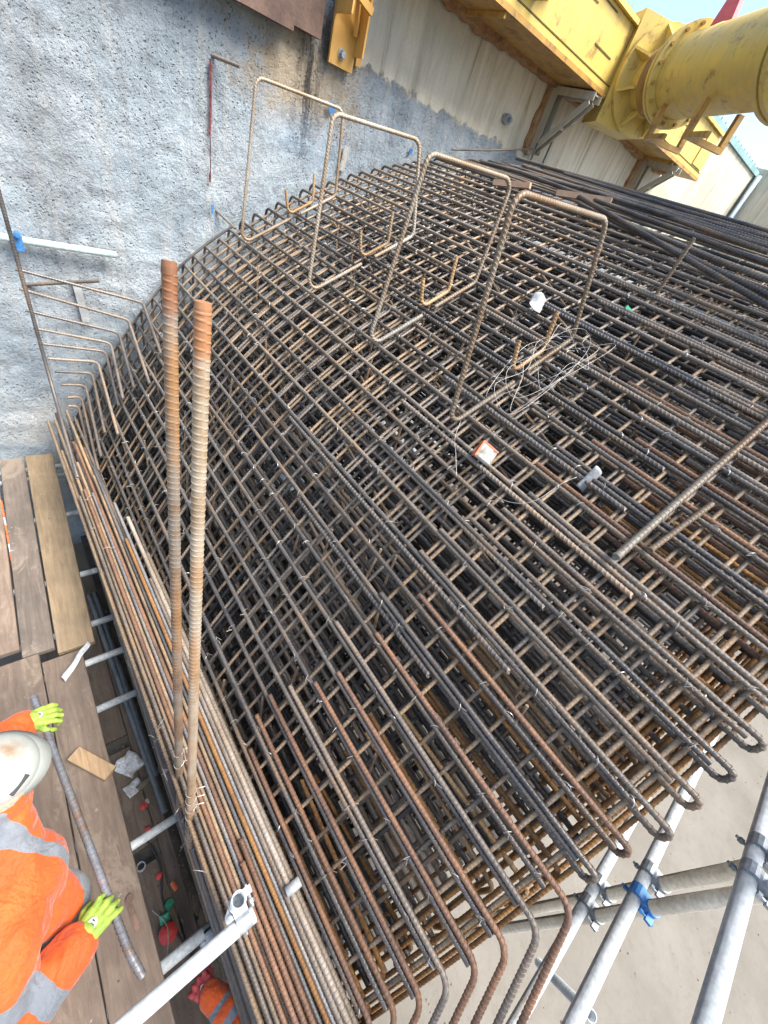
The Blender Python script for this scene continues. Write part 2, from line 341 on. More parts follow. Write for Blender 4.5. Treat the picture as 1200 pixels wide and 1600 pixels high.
def frames(P):
    P = np.asarray(P, float); n = len(P)
    T = np.zeros_like(P); T[1:-1] = P[2:] - P[:-2]; T[0] = P[1] - P[0]; T[-1] = P[-1] - P[-2]
    T /= np.linalg.norm(T, axis=1)[:, None] + 1e-12
    a = np.array([0, 0, 1.]) if abs(T[0, 2]) < 0.9 else np.array([1., 0, 0])
    u = np.cross(a, T[0]); u /= np.linalg.norm(u)
    U = np.zeros_like(P); U[0] = u
    for i in range(1, n):
        u = U[i - 1] - T[i] * np.dot(U[i - 1], T[i]); U[i] = u / (np.linalg.norm(u) + 1e-12)
    return P, T, U, np.cross(T, U)
def sweep(pts, r, n=8, cap=True, tilt=0.0):
    P, T, U, V = frames([tuple(p) for p in pts]); k = len(P)
    rr = np.broadcast_to(np.asarray(r, float), (k,))
    a = np.arange(n) * 2 * math.pi / n
    ring = P[:, None] + rr[:, None, None] * (np.cos(a)[None, :, None] * U[:, None] + np.sin(a)[None, :, None] * V[:, None])
    if tilt is not None and np.any(tilt):
        tl = np.broadcast_to(np.asarray(tilt, float), (k,))
        ring = ring + tl[:, None, None] * np.sin(a)[None, :, None] * T[:, None]
    v = ring.reshape(-1, 3)
    i = np.arange(k - 1)[:, None] * n; j = np.arange(n)[None]; j2 = (j + 1) % n
    f = np.stack([i + j, i + j2, i + n + j2, i + n + j], -1).reshape(-1, 4).tolist()
    if cap: f += [list(range(n))[::-1], list(range((k - 1) * n, k * n))]
    return v.tolist(), f
def fillet(pts, rad, n=7):
    pts = [np.array(p, float) for p in pts]; out = [pts[0]]
    rads = rad if isinstance(rad, (list, tuple)) else [rad] * len(pts)
    for i in range(1, len(pts) - 1):
        a, b, c = pts[i - 1], pts[i], pts[i + 1]
        d1 = (a - b) / np.linalg.norm(a - b); d2 = (c - b) / np.linalg.norm(c - b)
        ang = math.acos(np.clip(np.dot(d1, d2), -1, 1)); t = rads[i] / math.tan(ang / 2)
        t = min(t, 0.49 * np.linalg.norm(a - b), 0.49 * np.linalg.norm(c - b))
        rr = t * math.tan(ang / 2)
        bis = (d1 + d2); bis /= np.linalg.norm(bis); cen = b + bis * (rr / math.sin(ang / 2))
        e1, e2 = b + d1 * t - cen, b + d2 * t - cen
        om = math.acos(np.clip(np.dot(e1, e2) / (rr * rr), -1, 1))
        for k in range(n + 1):
            s_ = k / n
            out.append(cen + (math.sin((1 - s_) * om) * e1 + math.sin(s_ * om) * e2) / math.sin(om))
    out.append(pts[-1]); return np.array(out)
def ring_sharp(me, n):
    e = np.zeros(len(me.edges) * 2, np.int32); me.edges.foreach_get('vertices', e); e = e.reshape(-1, 2)
    a = me.attributes.get('sharp_edge') or me.attributes.new('sharp_edge', 'BOOLEAN', 'EDGE')
    a.data.foreach_set('value', (e[:, 0] // n) == (e[:, 1] // n))
def rebar_mesh(name, pts, r, pitch, mat, sides=8, ribh=0.12, tilt=0.85):
    """a ribbed bar swept along pts: raised oblique ribs as real geometry"""
    P = np.asarray(pts, float); seg = np.linalg.norm(np.diff(P, axis=0), axis=1); S = np.concatenate([[0], np.cumsum(seg)]); L = S[-1]
    nr = max(1, int(L / pitch)); base = np.arange(nr) * pitch
    s = np.concatenate([base + pitch * f_ for f_ in (0.0, 0.09, 0.27, 0.36)]); rad = np.concatenate([np.full(nr, r * x) for x in (0.95, 0.95 + ribh, 0.95 + ribh, 0.95)])
    o = np.argsort(s); s, rad = s[o], rad[o]
    s = np.append(s, L); rad = np.append(rad, r * 0.95)
    Q = np.stack([np.interp(s, S, P[:, k]) for k in range(3)], 1)
    tl = np.full(len(s), tilt * r); tl[0] = tl[-1] = 0
    v, f = sweep(Q, rad, sides, tilt=tl)
    me = bpy.data.meshes.new(name); me.from_pydata(v, [], f); me.materials.append(M[mat])
    me.polygons.foreach_set('use_smooth', [True] * (len(f) - 2) + [False, False]); me.update()
    ring_sharp(me, sides)
    return me
def remat(me, mat):
    m2 = me.copy(); m2.materials.clear(); m2.materials.append(M[mat]); return m2

# ------------------------------------------------------------------ the setting
g = 60
tag(mesh_obj('pit_floor', [(-g, -g, 0), (g, -g, 0), (g, g, 0), (-g, g, 0)], [(0, 1, 2, 3)], 'floor'), kind='structure')
tag(MB().box((0.02, -0.45, 0.001), (9.0, 4.49, 0.12)).obj('shade_slab', 'slab_shade'), kind='structure')  # dark slab added under the cage to make its interior read as shade
# retaining wall with a scabbled face
xs = np.concatenate([np.arange(-6, -0.9, 0.5), np.arange(-0.9, 6.6, 0.032), np.arange(6.6, 13.55, 0.25)])
zs = np.concatenate([np.arange(-0.3, 1.2, 0.3), np.arange(1.2, 6.68, 0.034), [6.7]])
verts = []
for z in zs:
    for x in xs:
        y = 4.5
        if -0.9 < x < 6.6 and 1.2 < z < 6.6:
            p = Vector((x, 0, z))
            rough = 1.0 if (z < 5.12 or x < 2.7) else 0.25
            h = 0.5 * mnoise.noise(p * 1.3) * 0.03 + rough * (mnoise.noise(p * 7.0) * 0.013 + mnoise.noise(Vector((x * 21 + z * 5, 3, z * 15))) * 0.013)
            y -= h
        verts.append((x, y, z))
nx, nz = len(xs), len(zs)
faces = [(j * nx + i, j * nx + i + 1, (j + 1) * nx + i + 1, (j + 1) * nx + i) for j in range(nz - 1) for i in range(nx - 1)]
o = len(verts)
verts += [(-6, 5.4, -0.3), (13.5, 5.4, -0.3), (13.5, 5.4, 6.7), (-6, 5.4, 6.7)]
faces += [(o + 1, o, o + 3, o + 2)] + [tuple([(nz - 1) * nx + i for i in range(nx)] + [o + 2, o + 3])]
wall = mesh_obj('retaining_wall', verts, faces, 'wall', smooth=True)
tag(wall, 'rough grey concrete retaining wall, cream in its upper right part, behind the rebar cage', 'wall')
mb = MB().box((13.5, -14, -0.3), (14.4, 5.4, 6.86))
tag(mb.obj('return_wall', 'wall'), 'far concrete wall turning the corner at the right edge', 'wall')
mb = MB().box((-6, 4.46, 6.70), (13.5, 4.62, 6.78))
cop = mb.obj('coping_rail', 'tealpaint'); tag(cop, 'teal metal rail capping the top of the retaining wall', 'rail')
stud = MB().tube([(0, 0, 0), (0, 0, 0.07)], 0.012, 6)
st_me = None
for i in range(16):
    x = 9.6 + i * 0.25
    if st_me is None:
        s_ = stud.obj('stud', 'tealpaint', cop); st_me = s_.data
    else: s_ = link('stud', st_me, cop)
    s_.location = (x, 4.54, 6.78)
tag(MB().tube([(13.38, 4.40, 0.1), (13.38, 4.40, 6.72)], 0.055, 10).obj('corner_pipe', 'paleblue', smooth=True), 'pale blue pipe running up the far wall corner', 'pipe')

# ------------------------------------------------------------------ steelwork on the wall
wal = empty('waler_beam', (2.95, 3.9, 5.84)); tag(wal, 'yellow steel waler beam bolted along the top of the wall', 'steel beam')
def wpart(mb, name, mat, par=wal, smooth=False):
    o_ = mb.obj(name, mat, None, smooth); o_.parent = par; o_.matrix_parent_inverse = Matrix.Translation(-Vector(par.location)); return o_
wpart(MB().box((2.95, 3.93, 5.883), (9.28, 3.965, 6.40)), 'web_plate', 'yellow')
wpart(MB().box((2.95, 3.88, 5.84), (9.30, 4.46, 5.88)), 'bottom_flange', 'yellow_shaded')
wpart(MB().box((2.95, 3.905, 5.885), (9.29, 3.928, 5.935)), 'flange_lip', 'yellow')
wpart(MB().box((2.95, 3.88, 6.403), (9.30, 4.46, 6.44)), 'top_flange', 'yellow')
wpart(MB().box((2.95, 4.40, 5.883), (9.28, 4.435, 6.40)), 'back_plate', 'yellow_shaded')
wpart(MB().box((9.29, 3.97, 5.89), (9.325, 4.395, 6.395)), 'end_plate', 'yellow')
wpart(MB().box((8.86, 3.912, 5.97), (9.27, 3.927, 6.36)), 'doubler_plate', 'yellow')
for z in (5.97, 6.12, 6.28):
    wpart(MB().disc((9.36, 4.05, z), (1, 0, 0), 0.05, 0.09, 10), 'bolt', 'yellow')
for (x0, x1, z) in ((4.35, 4.62, 6.18), (4.72, 5.05, 6.30), (5.25, 5.62, 6.10), (5.05, 5.4, 6.36), (5.80, 6.15, 6.25), (7.7, 8.1, 6.2)):
    wpart(MB().box((x0, 3.924, z), (x1, 3.9285, z + 0.012)), 'slot', 'slot_dark')
wpart(MB().box((2.95, 3.9, 5.938), (9.28, 3.9285, 5.947)), 'lip_line', 'slot_dark')  # thin dark line just above the flange lip
for x in (3.85, 6.2, 8.2):
    wpart(MB().box((x, 3.9, 5.80), (x + 0.02, 4.44, 5.838)), 'stiffener', 'yellow_shaded')
# ragged mortar packing between beam and wall
v = []; f = []
xx = np.arange(2.95, 9.3, 0.04)
for i, x in enumerate(xx):
    d = 0.02 + 0.05 * abs(mnoise.noise(Vector((x * 5, 1, 0)))) + 0.035 * max(0, mnoise.noise(Vector((x * 1.3, 9, 0))))
    v += [(x, 4.38, 5.85), (x, 4.38, 5.836 - d), (x, 4.47, 5.83 - d * 1.2), (x, 4.53, 5.85)]
    if i: a = (i - 1) * 4; f += [(a + k, a + k + 1, a + k + 5, a + k + 4) for k in range(3)]
tag(mesh_obj('packing_mortar', v, f, 'grout'), 'ragged rusty mortar strip under the back of the yellow beam', 'mortar')

def bracket(x, zb, mat, label, grout_side=True):
    t_ = empty('knee_bracket', (x, 4.5, zb)); tag(t_, label, 'bracket', None)
    zt = 5.83
    h_ = zt - zb
    def P(mb, n, mt=mat): return mb.obj(n, mt, t_)
    P(MB().box((-0.05, -0.05, 0), (0.09, -0.034, h_)), 'wall_plate')
    P(MB().box((-0.05, -0.15, 0.02), (-0.036, -0.052, h_)).box((0.076, -0.15, 0.02), (0.09, -0.052, h_ - 0.05)), 'wall_channel')
    P(MB().box((-0.06, -0.66, h_ - 0.075), (-0.045, -0.16, h_ - 0.006)).box((0.08, -0.66, h_ - 0.075), (0.095, -0.16, h_ - 0.006)).box((-0.044, -0.62, h_ - 0.02), (0.079, -0.16, h_ - 0.008)), 'top_arm')
    P(MB().beam((-0.03, -0.10, 0.06), (-0.03, -0.60, h_ - 0.08), 0.02, 0.06, (0, 0, 1)), 'brace')
    P(MB().beam((0.065, -0.10, 0.06), (0.065, -0.60, h_ - 0.08), 0.02, 0.06, (0, 0, 1)), 'brace')
    P(MB().beam((-0.018, -0.34, h_ * 0.47), (0.053, -0.34, h_ * 0.47), 0.05, 0.03), 'batten')
    for k in (0.06, 0.3, 0.42):
        P(MB().disc((0.02, -0.07, k if k < 0.1 else k), (0, 1, 0), 0.026, 0.04, 6).disc((0.02, -0.056, k), (0, 1, 0), 0.04, 0.008, 12), 'bolt', 'coupler')
    if grout_side:
        v = []; f = []
        zz = np.linspace(0.0, h_, 24)
        for i, z in enumerate(zz):
            d = 0.05 + 0.035 * mnoise.noise(Vector((x, 0, z * 9)))
            v += [(-0.052, -0.06, z), (-0.052 - d, -0.05, z), (-0.06 - d, 0.03, z)]
            if i: a = (i - 1) * 3; f += [(a + k, a + k + 1, a + k + 4, a + k + 3) for k in range(2)]
        mesh_obj('mortar_bed', v, f, 'grout', t_)
    return t_
bracket(5.56, 5.20, 'primer', 'grey primed knee bracket under the beam, nearer one behind the wire loops')
bracket(8.38, 5.24, 'primer', 'grey primed knee bracket under the beam end, smaller far one')
# ochre bracket by the old steel plate
yb = empty('ochre_bracket', (2.55, 4.5, 5.09)); tag(yb, 'ochre painted wall bracket with one bolt beside the rusty plate', 'bracket')
MB().box((0, -0.06, 0), (0.24, -0.035, 1.0)).obj('wall_plate', 'ochre', yb)
MB().box((0.0, -0.30, 0.28), (0.016, -0.062, 1.0)).obj('side_plate', 'ochre', yb)
MB().box((0.224, -0.20, 0.10), (0.24, -0.062, 1.0)).obj('side_plate', 'ochre', yb)
MB().beam((0.2, -0.09, 0.22), (0.06, -0.24, 0.62), 0.03, 0.06).obj('brace', 'ochre', yb)
MB().beam((0.03, -0.28, 0.40), (0.22, -0.24, 0.36), 0.03, 0.05).obj('brace', 'ochre', yb)
MB().box((0.27, -0.05, 0.06), (0.32, -0.03, 1.0)).obj('packing_strip', 'ochre', yb)
MB().disc((0.11, -0.08, 0.08), (0, 1, 0), 0.024, 0.045, 6).disc((0.11, -0.063, 0.08), (0, 1, 0), 0.036, 0.008, 12).obj('bolt', 'coupler', yb)
# old rusty plate, top left
rp = empty('rusty_plate', (2.4, 4.5, 5.14)); tag(rp, 'rusty brown steel plate and angle bolted high on the grey wall', 'steel plate')
MB().box((-2.6, -0.10, 0.04), (0.03, -0.05, 1.4)).obj('plate', 'rust_plate', rp)
MB().box((-2.6, -0.16, 0.0), (-0.24, -0.105, 0.075)).obj('angle', 'rust_plate', rp)
MB().box((-0.14, -0.115, 0.30), (0.0, -0.102, 0.52)).obj('patch_plate', 'rust_plate', rp)
MB().box((-1.6, -0.125, 0.22), (-0.35, -0.102, 0.245)).obj('weld_bar', 'rust_plate', rp)

# green clamp block on the beam
gb = empty('green_clamp', (4.3, 3.86, 6.02)); tag(gb, 'green painted clamp block on the face of the yellow beam', 'clamp')
MB().box((-0.42, -0.10, 0.17), (0.10, 0.065, 0.23), bev=0.01).obj('green_bar', 'green', gb)
MB().box((-0.14, -0.08, 0.0), (-0.10, 0.065, 0.168)).obj('leg', 'yellow', gb)
MB().tube([(-0.3, -0.05, 0.02), (-0.18, -0.05, 0.12)], 0.03, 8).obj('screw', 'rust_plate', gb)

# tubular strut
u = Vector((-0.55, -0.835, 0)).normalized()
c1 = Vector((6.13, 3.60, 6.09))
stt = empty('tubular_strut', c1); stt.rotation_euler = (0, 0, math.atan2(u.y, u.x))
tag(stt, 'yellow tubular steel strut propping the waler beam against the sky', 'strut')
R0 = 0.31
def lathe_x(prof, n=40):
    v = []; f = []
    for (x, r) in prof:
        for k in range(n):
            a = 2 * math.pi * k / n; v.append((x, r * math.cos(a), r * math.sin(a)))
    for i in range(len(prof) - 1):
        for k in range(n):
            f.append((i * n + k, i * n + (k + 1) % n, (i + 1) * n + (k + 1) % n, (i + 1) * n + k))
    return v, f
def SP(name, prof, mat='yellow', sm=True, n=40):
    v, f = lathe_x(prof, n); o_ = mesh_obj(name, v, f, mat, stt, False)
    if sm:
        o_.data.polygons.foreach_set('use_smooth', [True] * len(o_.data.polygons)); 
        md = o_.modifiers.new('es', 'EDGE_SPLIT'); md.split_angle = math.radians(40)
    return o_
SP('jack_flange', [(-0.02, 0.0), (-0.02, 0.45), (0.03, 0.45), (0.03, 0.28), (0.03, 0.0)])
SP('jack_collar', [(0.03, 0.28), (0.20, 0.28)])
pr = []
for i in range(13): pr += [(0.2 + i * 0.022, 0.28), (0.2 + i * 0.022 + 0.008, 0.30), (0.2 + i * 0.022 + 0.014, 0.30)]
SP('jack_thread', pr + [(0.52, 0.28)], 'yellow_shaded')
SP('pipe_flange', [(0.52, 0.27), (0.52, 0.385), (0.555, 0.385), (0.555, R0), (0.575, R0), (0.575, 0.385), (0.61, 0.385), (0.61, R0)])
SP('pipe', [(0.61, R0), (0.95, R0), (0.953, R0 + 0.004), (0.965, R0 + 0.004), (0.968, R0), (2.12, R0)])
SP('pipe_flange', [(2.12, R0), (2.12, 0.42), (2.17, 0.42), (2.17, R0 - 0.03), (2.20, R0 - 0.03), (2.20, 0.42), (2.25, 0.42), (2.25, R0)])
SP('pipe', [(2.25, R0), (9.5, R0)])
for k in range(16):
    a = 2 * math.pi * k / 16
    for x, r in ((0.565, 0.352), (2.185, 0.37)):
        MB().disc((x, r * math.cos(a), r * math.sin(a)), (1, 0, 0), 0.016, 0.15, 6).obj('flange_bolt', 'yellow_shaded', stt)
for k in range(8):
    a = 2 * math.pi * (k + 0.5) / 8; ca, sa = math.cos(a), math.sin(a)
    n_ = Vector((0, -sa, ca)) * 0.012; r_ = Vector((0, ca, sa))
    pts = [Vector((0.031, 0, 0)) + r_ * 0.285, Vector((0.031, 0, 0)) + r_ * 0.44, Vector((0.19, 0, 0)) + r_ * 0.32, Vector((0.19, 0, 0)) + r_ * 0.285]
    vv = [p + n_ for p in pts] + [p - n_ for p in pts]
    mesh_obj('gusset', vv, [(0, 1, 2, 3), (7, 6, 5, 4)] + [(i, i + 4, (i + 1) % 4 + 4, (i + 1) % 4) for i in range(4)], 'yellow', stt)
MB().box((-0.42, -0.45, -0.44), (-0.025, 0.10, 0.44)).obj('bearing_block', 'yellow', stt)
for x in (0.80, 1.45):     # U-shaped walkway brackets hanging under the pipe
    MB().box((x, -0.22, -0.50), (x + 0.05, -0.17, -0.27)).box((x, 0.17, -0.50), (x + 0.05, 0.22, -0.27)).box((x, -0.22, -0.545), (x + 0.05, 0.22, -0.502)).box((x + 0.051, -0.22, -0.545), (x + 0.34, -0.18, -0.505)).obj('walkway_bracket', 'yellow_shaded', stt)
v = [(-.16, 0, 0), (.16, 0, 0), (.05, 0, .34), (-.05, 0, .34)]
MB().add([(x, -0.02, z) for x, _, z in v] + [(x, 0.02, z) for x, _, z in v], [(0, 1, 2, 3), (7, 6, 5, 4), (0, 4, 5, 1), (1, 5, 6, 2), (2, 6, 7, 3), (3, 7, 4, 0)]).obj('lifting_lug', 'pinkred', stt, loc=(0.80, -0.05, 0.29))

# ------------------------------------------------------------------ small things on the wall
def starter(name, base, tip, r, label, mat='bar_brown'):
    me = rebar_mesh(name, [base, tip], r, r * 1.3, mat)
    tag(link(name, me), label, 'steel bar')
starter('starter_bar', (1.585, 4.53, 4.825), (1.74, 4.30, 4.82), 0.012, 'short rusty bar sticking out of the wall above a red paint run')
starter('starter_bar', (1.64, 4.53, 3.86), (1.77, 4.34, 3.77), 0.010, 'short thin bar sticking out of the wall below a blue mark')
starter('starter_bar', (0.12, 4.50, 3.06), (0.62, 4.28, 3.22), 0.014, 'dark bar leaning out from the wall below the pale tube')
v = []; f = []
zz = np.linspace(4.80, 4.05, 40)
for i, z in enumerate(zz):
    w_ = 0.75 * (0.018 if z > 4.36 else 0.006 if z > 4.12 else 0.014) * (0.75 + 0.5 * abs(mnoise.noise(Vector((0, 0, z * 40)))))
    cx = 1.588 + 0.006 * mnoise.noise(Vector((3, 0, z * 9)))
    v += [(cx - w_, 4.478, z), (cx, 4.468, z), (cx + w_, 4.478, z)]
    if i: a = (i - 1) * 3; f += [(a, a + 3, a + 4, a + 1), (a + 1, a + 4, a + 5, a + 2)]
M['redrun'] = noisy('redrun', [(0.35, (0.13, 0.03, 0.03)), (0.55, (0.24, 0.06, 0.06)), (0.7, (0.30, 0.19, 0.18))], 30, (0.6, 0.8), 0, 0.3, 0.003, rnd=False)
tag(mesh_obj('paint_run', v, f, 'redrun'), 'dark red paint run trickling down the grey wall', 'paint mark')
def patch(name, pts, mat, label, cat, y=4.468, th=0.004):
    n = len(pts); v = [(x, y, z) for x, z in pts] + [(x, y + th, z) for x, z in pts]
    f = [tuple(range(n))[::-1], tuple(range(n, 2 * n))] + [(i, (i + 1) % n, n + (i + 1) % n, n + i) for i in range(n)]
    tag(mesh_obj(name, v, f, mat), label, cat)
patch('blue_mark', [(1.595, 3.89), (1.615, 3.892), (1.618, 3.83), (1.60, 3.82)], 'blue_paint', 'small blue paint mark on the wall above a thin bar', 'paint mark')
patch('blue_mark', [(3.66, 4.79), (3.70, 4.80), (3.695, 4.75), (3.665, 4.74)], 'blue_paint', 'blue paint spot on the wall behind the second wire loop', 'paint mark')
patch('blue_mark', [(2.62, 4.86), (2.70, 4.87), (2.69, 4.80), (2.64, 4.79)], 'blue_paint', 'blue paint dab on the wall beside the farthest wire loop', 'paint mark')
patch('paper_strip', [(0.445, 3.17), (0.50, 3.175), (0.53, 2.80), (0.47, 2.79)], 'white', 'white paper strip stuck on the wall at the left', 'paper')
patch('wall_tag', [(2.86, 4.62), (2.92, 4.615), (2.90, 4.42), (2.84, 4.42)], 'carton', 'pale survey tag on the wall behind the cage hooks', 'tag')
tag(MB().disc((4.94, 4.46, 5.37), (0, 1, 0), 0.05, 0.07, 12).disc((4.94, 4.41, 5.37), (0, 1, 0), 0.025, 0.05, 6).obj('anchor_bolt', 'coupler'), 'lone anchor bolt in the cream wall under the yellow beam', 'bolt')
pt = empty('tube_stub', (0.0, 4.44, 3.42)); tag(pt, 'pale blue scaffold tube lying against the wall at the left', 'tube')
MB().tube([(-0.1, 0, -0.01), (0.79, -0.04, -0.02)], 0.026, 12, hollow=0.004).obj('tube', 'paleblue', pt, True)
cpb = MB()
cpb.tube([(0.13, 0, -0.01), (0.19, 0, -0.012)], 0.036, 12).disc((0.16, -0.05, 0.03), (0, 1, 0), 0.018, 0.06, 6).beam((0.16, -0.045, 0.02), (0.16, -0.05, -0.08), 0.05, 0.014)
cpb.obj('coupler', 'blue_paint', pt)

# ------------------------------------------------------------------ the rebar cage
PR = np.array([(.16, 1.68), (.28, 1.9), (.65, 2.53), (1.08, 3.13), (1.37, 3.45), (1.67, 3.70), (1.97, 3.905), (2.34, 4.13), (2.99, 4.44), (3.72, 4.70), (4.3, 4.86), (5.2, 5.02)])
def catmull(P, n=14):
    Q = np.vstack([2 * P[0] - P[1], P, 2 * P[-1] - P[-2]]); out = []
    for i in range(1, len(Q) - 2):
        p0, p1, p2, p3 = Q[i - 1:i + 3]
        for k in range(n):
            t = k / n
            out.append(0.5 * ((2 * p1) + (-p0 + p2) * t + (2 * p0 - 5 * p1 + 4 * p2 - p3) * t * t + (-p0 + 3 * p1 - 3 * p2 + p3) * t ** 3))
    out.append(P[-1]); return np.array(out)
PC = catmull(PR)
k_ = np.ones(9) / 9      # soften the measured points into one smooth curve
pad = np.vstack([PC[:1]] * 4 + [PC] + [PC[-1:]] * 4)
PC = np.vstack([PC[:1], np.stack([np.convolve(pad[:, i], k_, 'valid') for i in (0, 1)], 1)[4:-4], PC[-1:]])
PS = np.concatenate([[0], np.cumsum(np.linalg.norm(np.diff(PC, axis=0), axis=1))])
SL = PS[-1]
def prof(s, off=0.0):
    x, z = np.interp(s, PS, PC[:, 0]), np.interp(s, PS, PC[:, 1])
    x2, z2 = np.interp(s + .05, PS, PC[:, 0]), np.interp(s + .05, PS, PC[:, 1]); x1, z1 = np.interp(s - .05, PS, PC[:, 0]), np.interp(s - .05, PS, PC[:, 1])
    t = np.array([x2 - x1, z2 - z1]); t /= np.linalg.norm(t)
    return x - t[1] * off, z + t[0] * off, t
def s_at(x): return float(np.interp(x, PC[:, 0], PS))
def pz(x): return float(np.interp(x, PC[:, 0], PC[:, 1]))
cage = empty('rebar_cage', (1.0, 1.9, 0.0))
tag(cage, 'huge curved cage of rusty reinforcing bars filling the pit', 'rebar cage')
CO = Vector(cage.location)
def bowed(me, ax):
    a = np.zeros(len(me.vertices) * 3, np.float32); me.vertices.foreach_get('co', a); a = a.reshape(-1, 3)
    yy = (a[:, 1] + 0.5) / 4.9
    a[:, 0] += ax[0] * np.sin(math.pi * yy * ax[2]); a[:, 2] += ax[1] * np.sin(math.pi * yy * 3.1 + ax[2])
    me.vertices.foreach_set('co', a.ravel()); me.update()
def cpart(name, me, loc, rot=None, own=False):
    me = me.copy() if own else me
    if own and 'long' in name: bowed(me, (random.uniform(-.012, .012), random.uniform(-.003, .003), random.uniform(.8, 2.4)))
    o_ = link(name, me, cage); o_.location = Vector(loc) - CO
    if rot is not None: o_.rotation_euler = rot
    return o_
RB = 0.0115
long_me = [rebar_mesh('longitudinal_bar', fillet([(0, 4.37, -0.42), (0, 4.37, 0), (0, -0.49, 0)], 0.06), RB, 0.019, mm, sides=6) for mm in ('bar_dark', 'bar_brown')]
S_LONG = list(np.arange(0.30, SL - 0.15, 0.136))
for i, s in enumerate(S_LONG):
    x, z, t = prof(s, 0.0225)
    mm = long_me[0] if (x < 1.25 and random.random() < .85) or random.random() < .42 else long_me[1]
    o_ = cpart('longitudinal_bar', mm, (x + random.uniform(-.008, .008), random.uniform(-.03, .03), z), (random.uniform(-.002, .002), random.uniform(-.3, .3), random.uniform(-.003, .003)), own=True)
    o_.rotation_euler[1] = 0
# transverse bars: a lower and an upper length, lapped
def tr_path(s0, s1, off, n=60): return [(lambda q: (q[0], 0, q[1]))(prof(s, off)) for s in np.linspace(s0, s1, n)]
S_LAP0, S_LAP1 = s_at(1.22), s_at(2.0)
trl = [rebar_mesh('transverse_bar', tr_path(0.02, S_LAP1, 0), 0.0092, 0.019, mm, sides=6) for mm in ('bar_tan', 'bar_tan', 'bar_brown')]
tru = [rebar_mesh('transverse_bar', tr_path(S_LAP0, SL - 0.05, 0), 0.0092, 0.026, mm, sides=6) for mm in ('bar_tan', 'bar_tan', 'bar_brown')]
Y_T = list(np.arange(-0.44, 4.3, 0.137))
for y in Y_T:
    y += random.uniform(-.012, .012); dy = random.uniform(.024, .042)
    cpart('transverse_bar', random.choice(trl), (random.uniform(-.02, .02), y, 0), own=True)
    cpart('transverse_bar', random.choice(tru), (0, y + dy, 0), own=True)
for y, dz in ((-0.50, -0.035), (-0.47, -0.12), (-0.40, -0.20), (-0.51, -0.22)):
    me = remat(trl[0], 'bar_orange'); cpart('edge_bar', me, (0.02, y, dz))
    me = remat(tru[0], 'bar_orange'); cpart('edge_bar', me, (0.02, y + .03, dz))
# second layer lengths on the near end: flat L-bars low on the slope, hairpins higher up
for i, s in enumerate(S_LONG):
    x, z, t = prof(s, 0.0235)
    ang = math.atan2(t[1], t[0])
    if x < 1.02:
        a = math.radians(70)
        y0 = -0.50 - 0.10 * (x - 0.3)
        ln = random.uniform(0.55, 0.75)
        pts = fillet([(0, ln, 0), (0, y0, 0), (-1.4 * math.sin(a), y0 - 1.4 * math.cos(a), 0.0)], 0.075)
        me = rebar_mesh('l_shaped_bar', pts, RB, 0.018, random.choice(['bar_red', 'bar_red', 'bar_brown']))
        o_ = cpart('l_shaped_bar', me, (x + 0.027 * t[0], 0, z + 0.027 * t[1]), (0, -ang, 0))
    elif x < 3.4:
        y1 = random.uniform(0.45, 0.75); y2 = random.uniform(0.2, 0.5)
        sep = 0.062
        pts = fillet([(0, y1, 0), (0, -0.55, 0), (0, -0.55, -sep), (0, y2, -sep)], 0.026)
        me = rebar_mesh('hairpin_bar', pts, RB, 0.018, random.choice(['bar_brown', 'bar_brown', 'bar_dark', 'bar_red']))
        cpart('hairpin_bar', me, (x + 0.027 * t[0] + random.uniform(-.002, .003), random.uniform(-.02, .02), z + 0.027 * t[1]), (0, 0, random.uniform(-.004, .004)))
    if 0.9 < x < 3.2 and i % 2 == 0:     # loose third lengths lying beside their neighbours
        me = rebar_mesh('lap_bar', [(0, random.uniform(-.1, .3), 0), (0, random.uniform(1.2, 2.2), 0)], RB, 0.021, random.choice(['bar_brown', 'bar_dark']))
        cpart('lap_bar', me, (x - 0.027 * t[0], 0, z - 0.027 * t[1]), (0, 0, random.uniform(-.01, .01)))
stub_me = [rebar_mesh('edge_stub', fillet([(0, 0.30, 0), (0, -0.46, 0), (0, -0.46, -0.16)], 0.03), 0.0105, 0.020, mm, sides=6) for mm in ('bar_orange', 'bar_ubar', 'bar_orange')]
for s in np.arange(0.36, 4.2, 0.092):
    x, z, t = prof(s)
    cpart('edge_stub', random.choice(stub_me), (x + random.uniform(-.02, .02), random.uniform(-.04, .05), z - random.uniform(0.07, 0.30)), (random.uniform(-.03, .03), random.uniform(-.25, .25), random.uniform(-.05, .05)))
for y, dz in ((-0.43, -0.07), (-0.36, -0.14), (-0.46, -0.30), (-0.34, -0.28), (-0.42, -0.42), (-0.30, -0.36)):
    cpart('edge_bar', remat(trl[0], random.choice(['bar_orange', 'bar_ubar'])), (0.02, y, dz)); cpart('edge_bar', remat(tru[0], 'bar_orange'), (0.02, y + .02, dz))
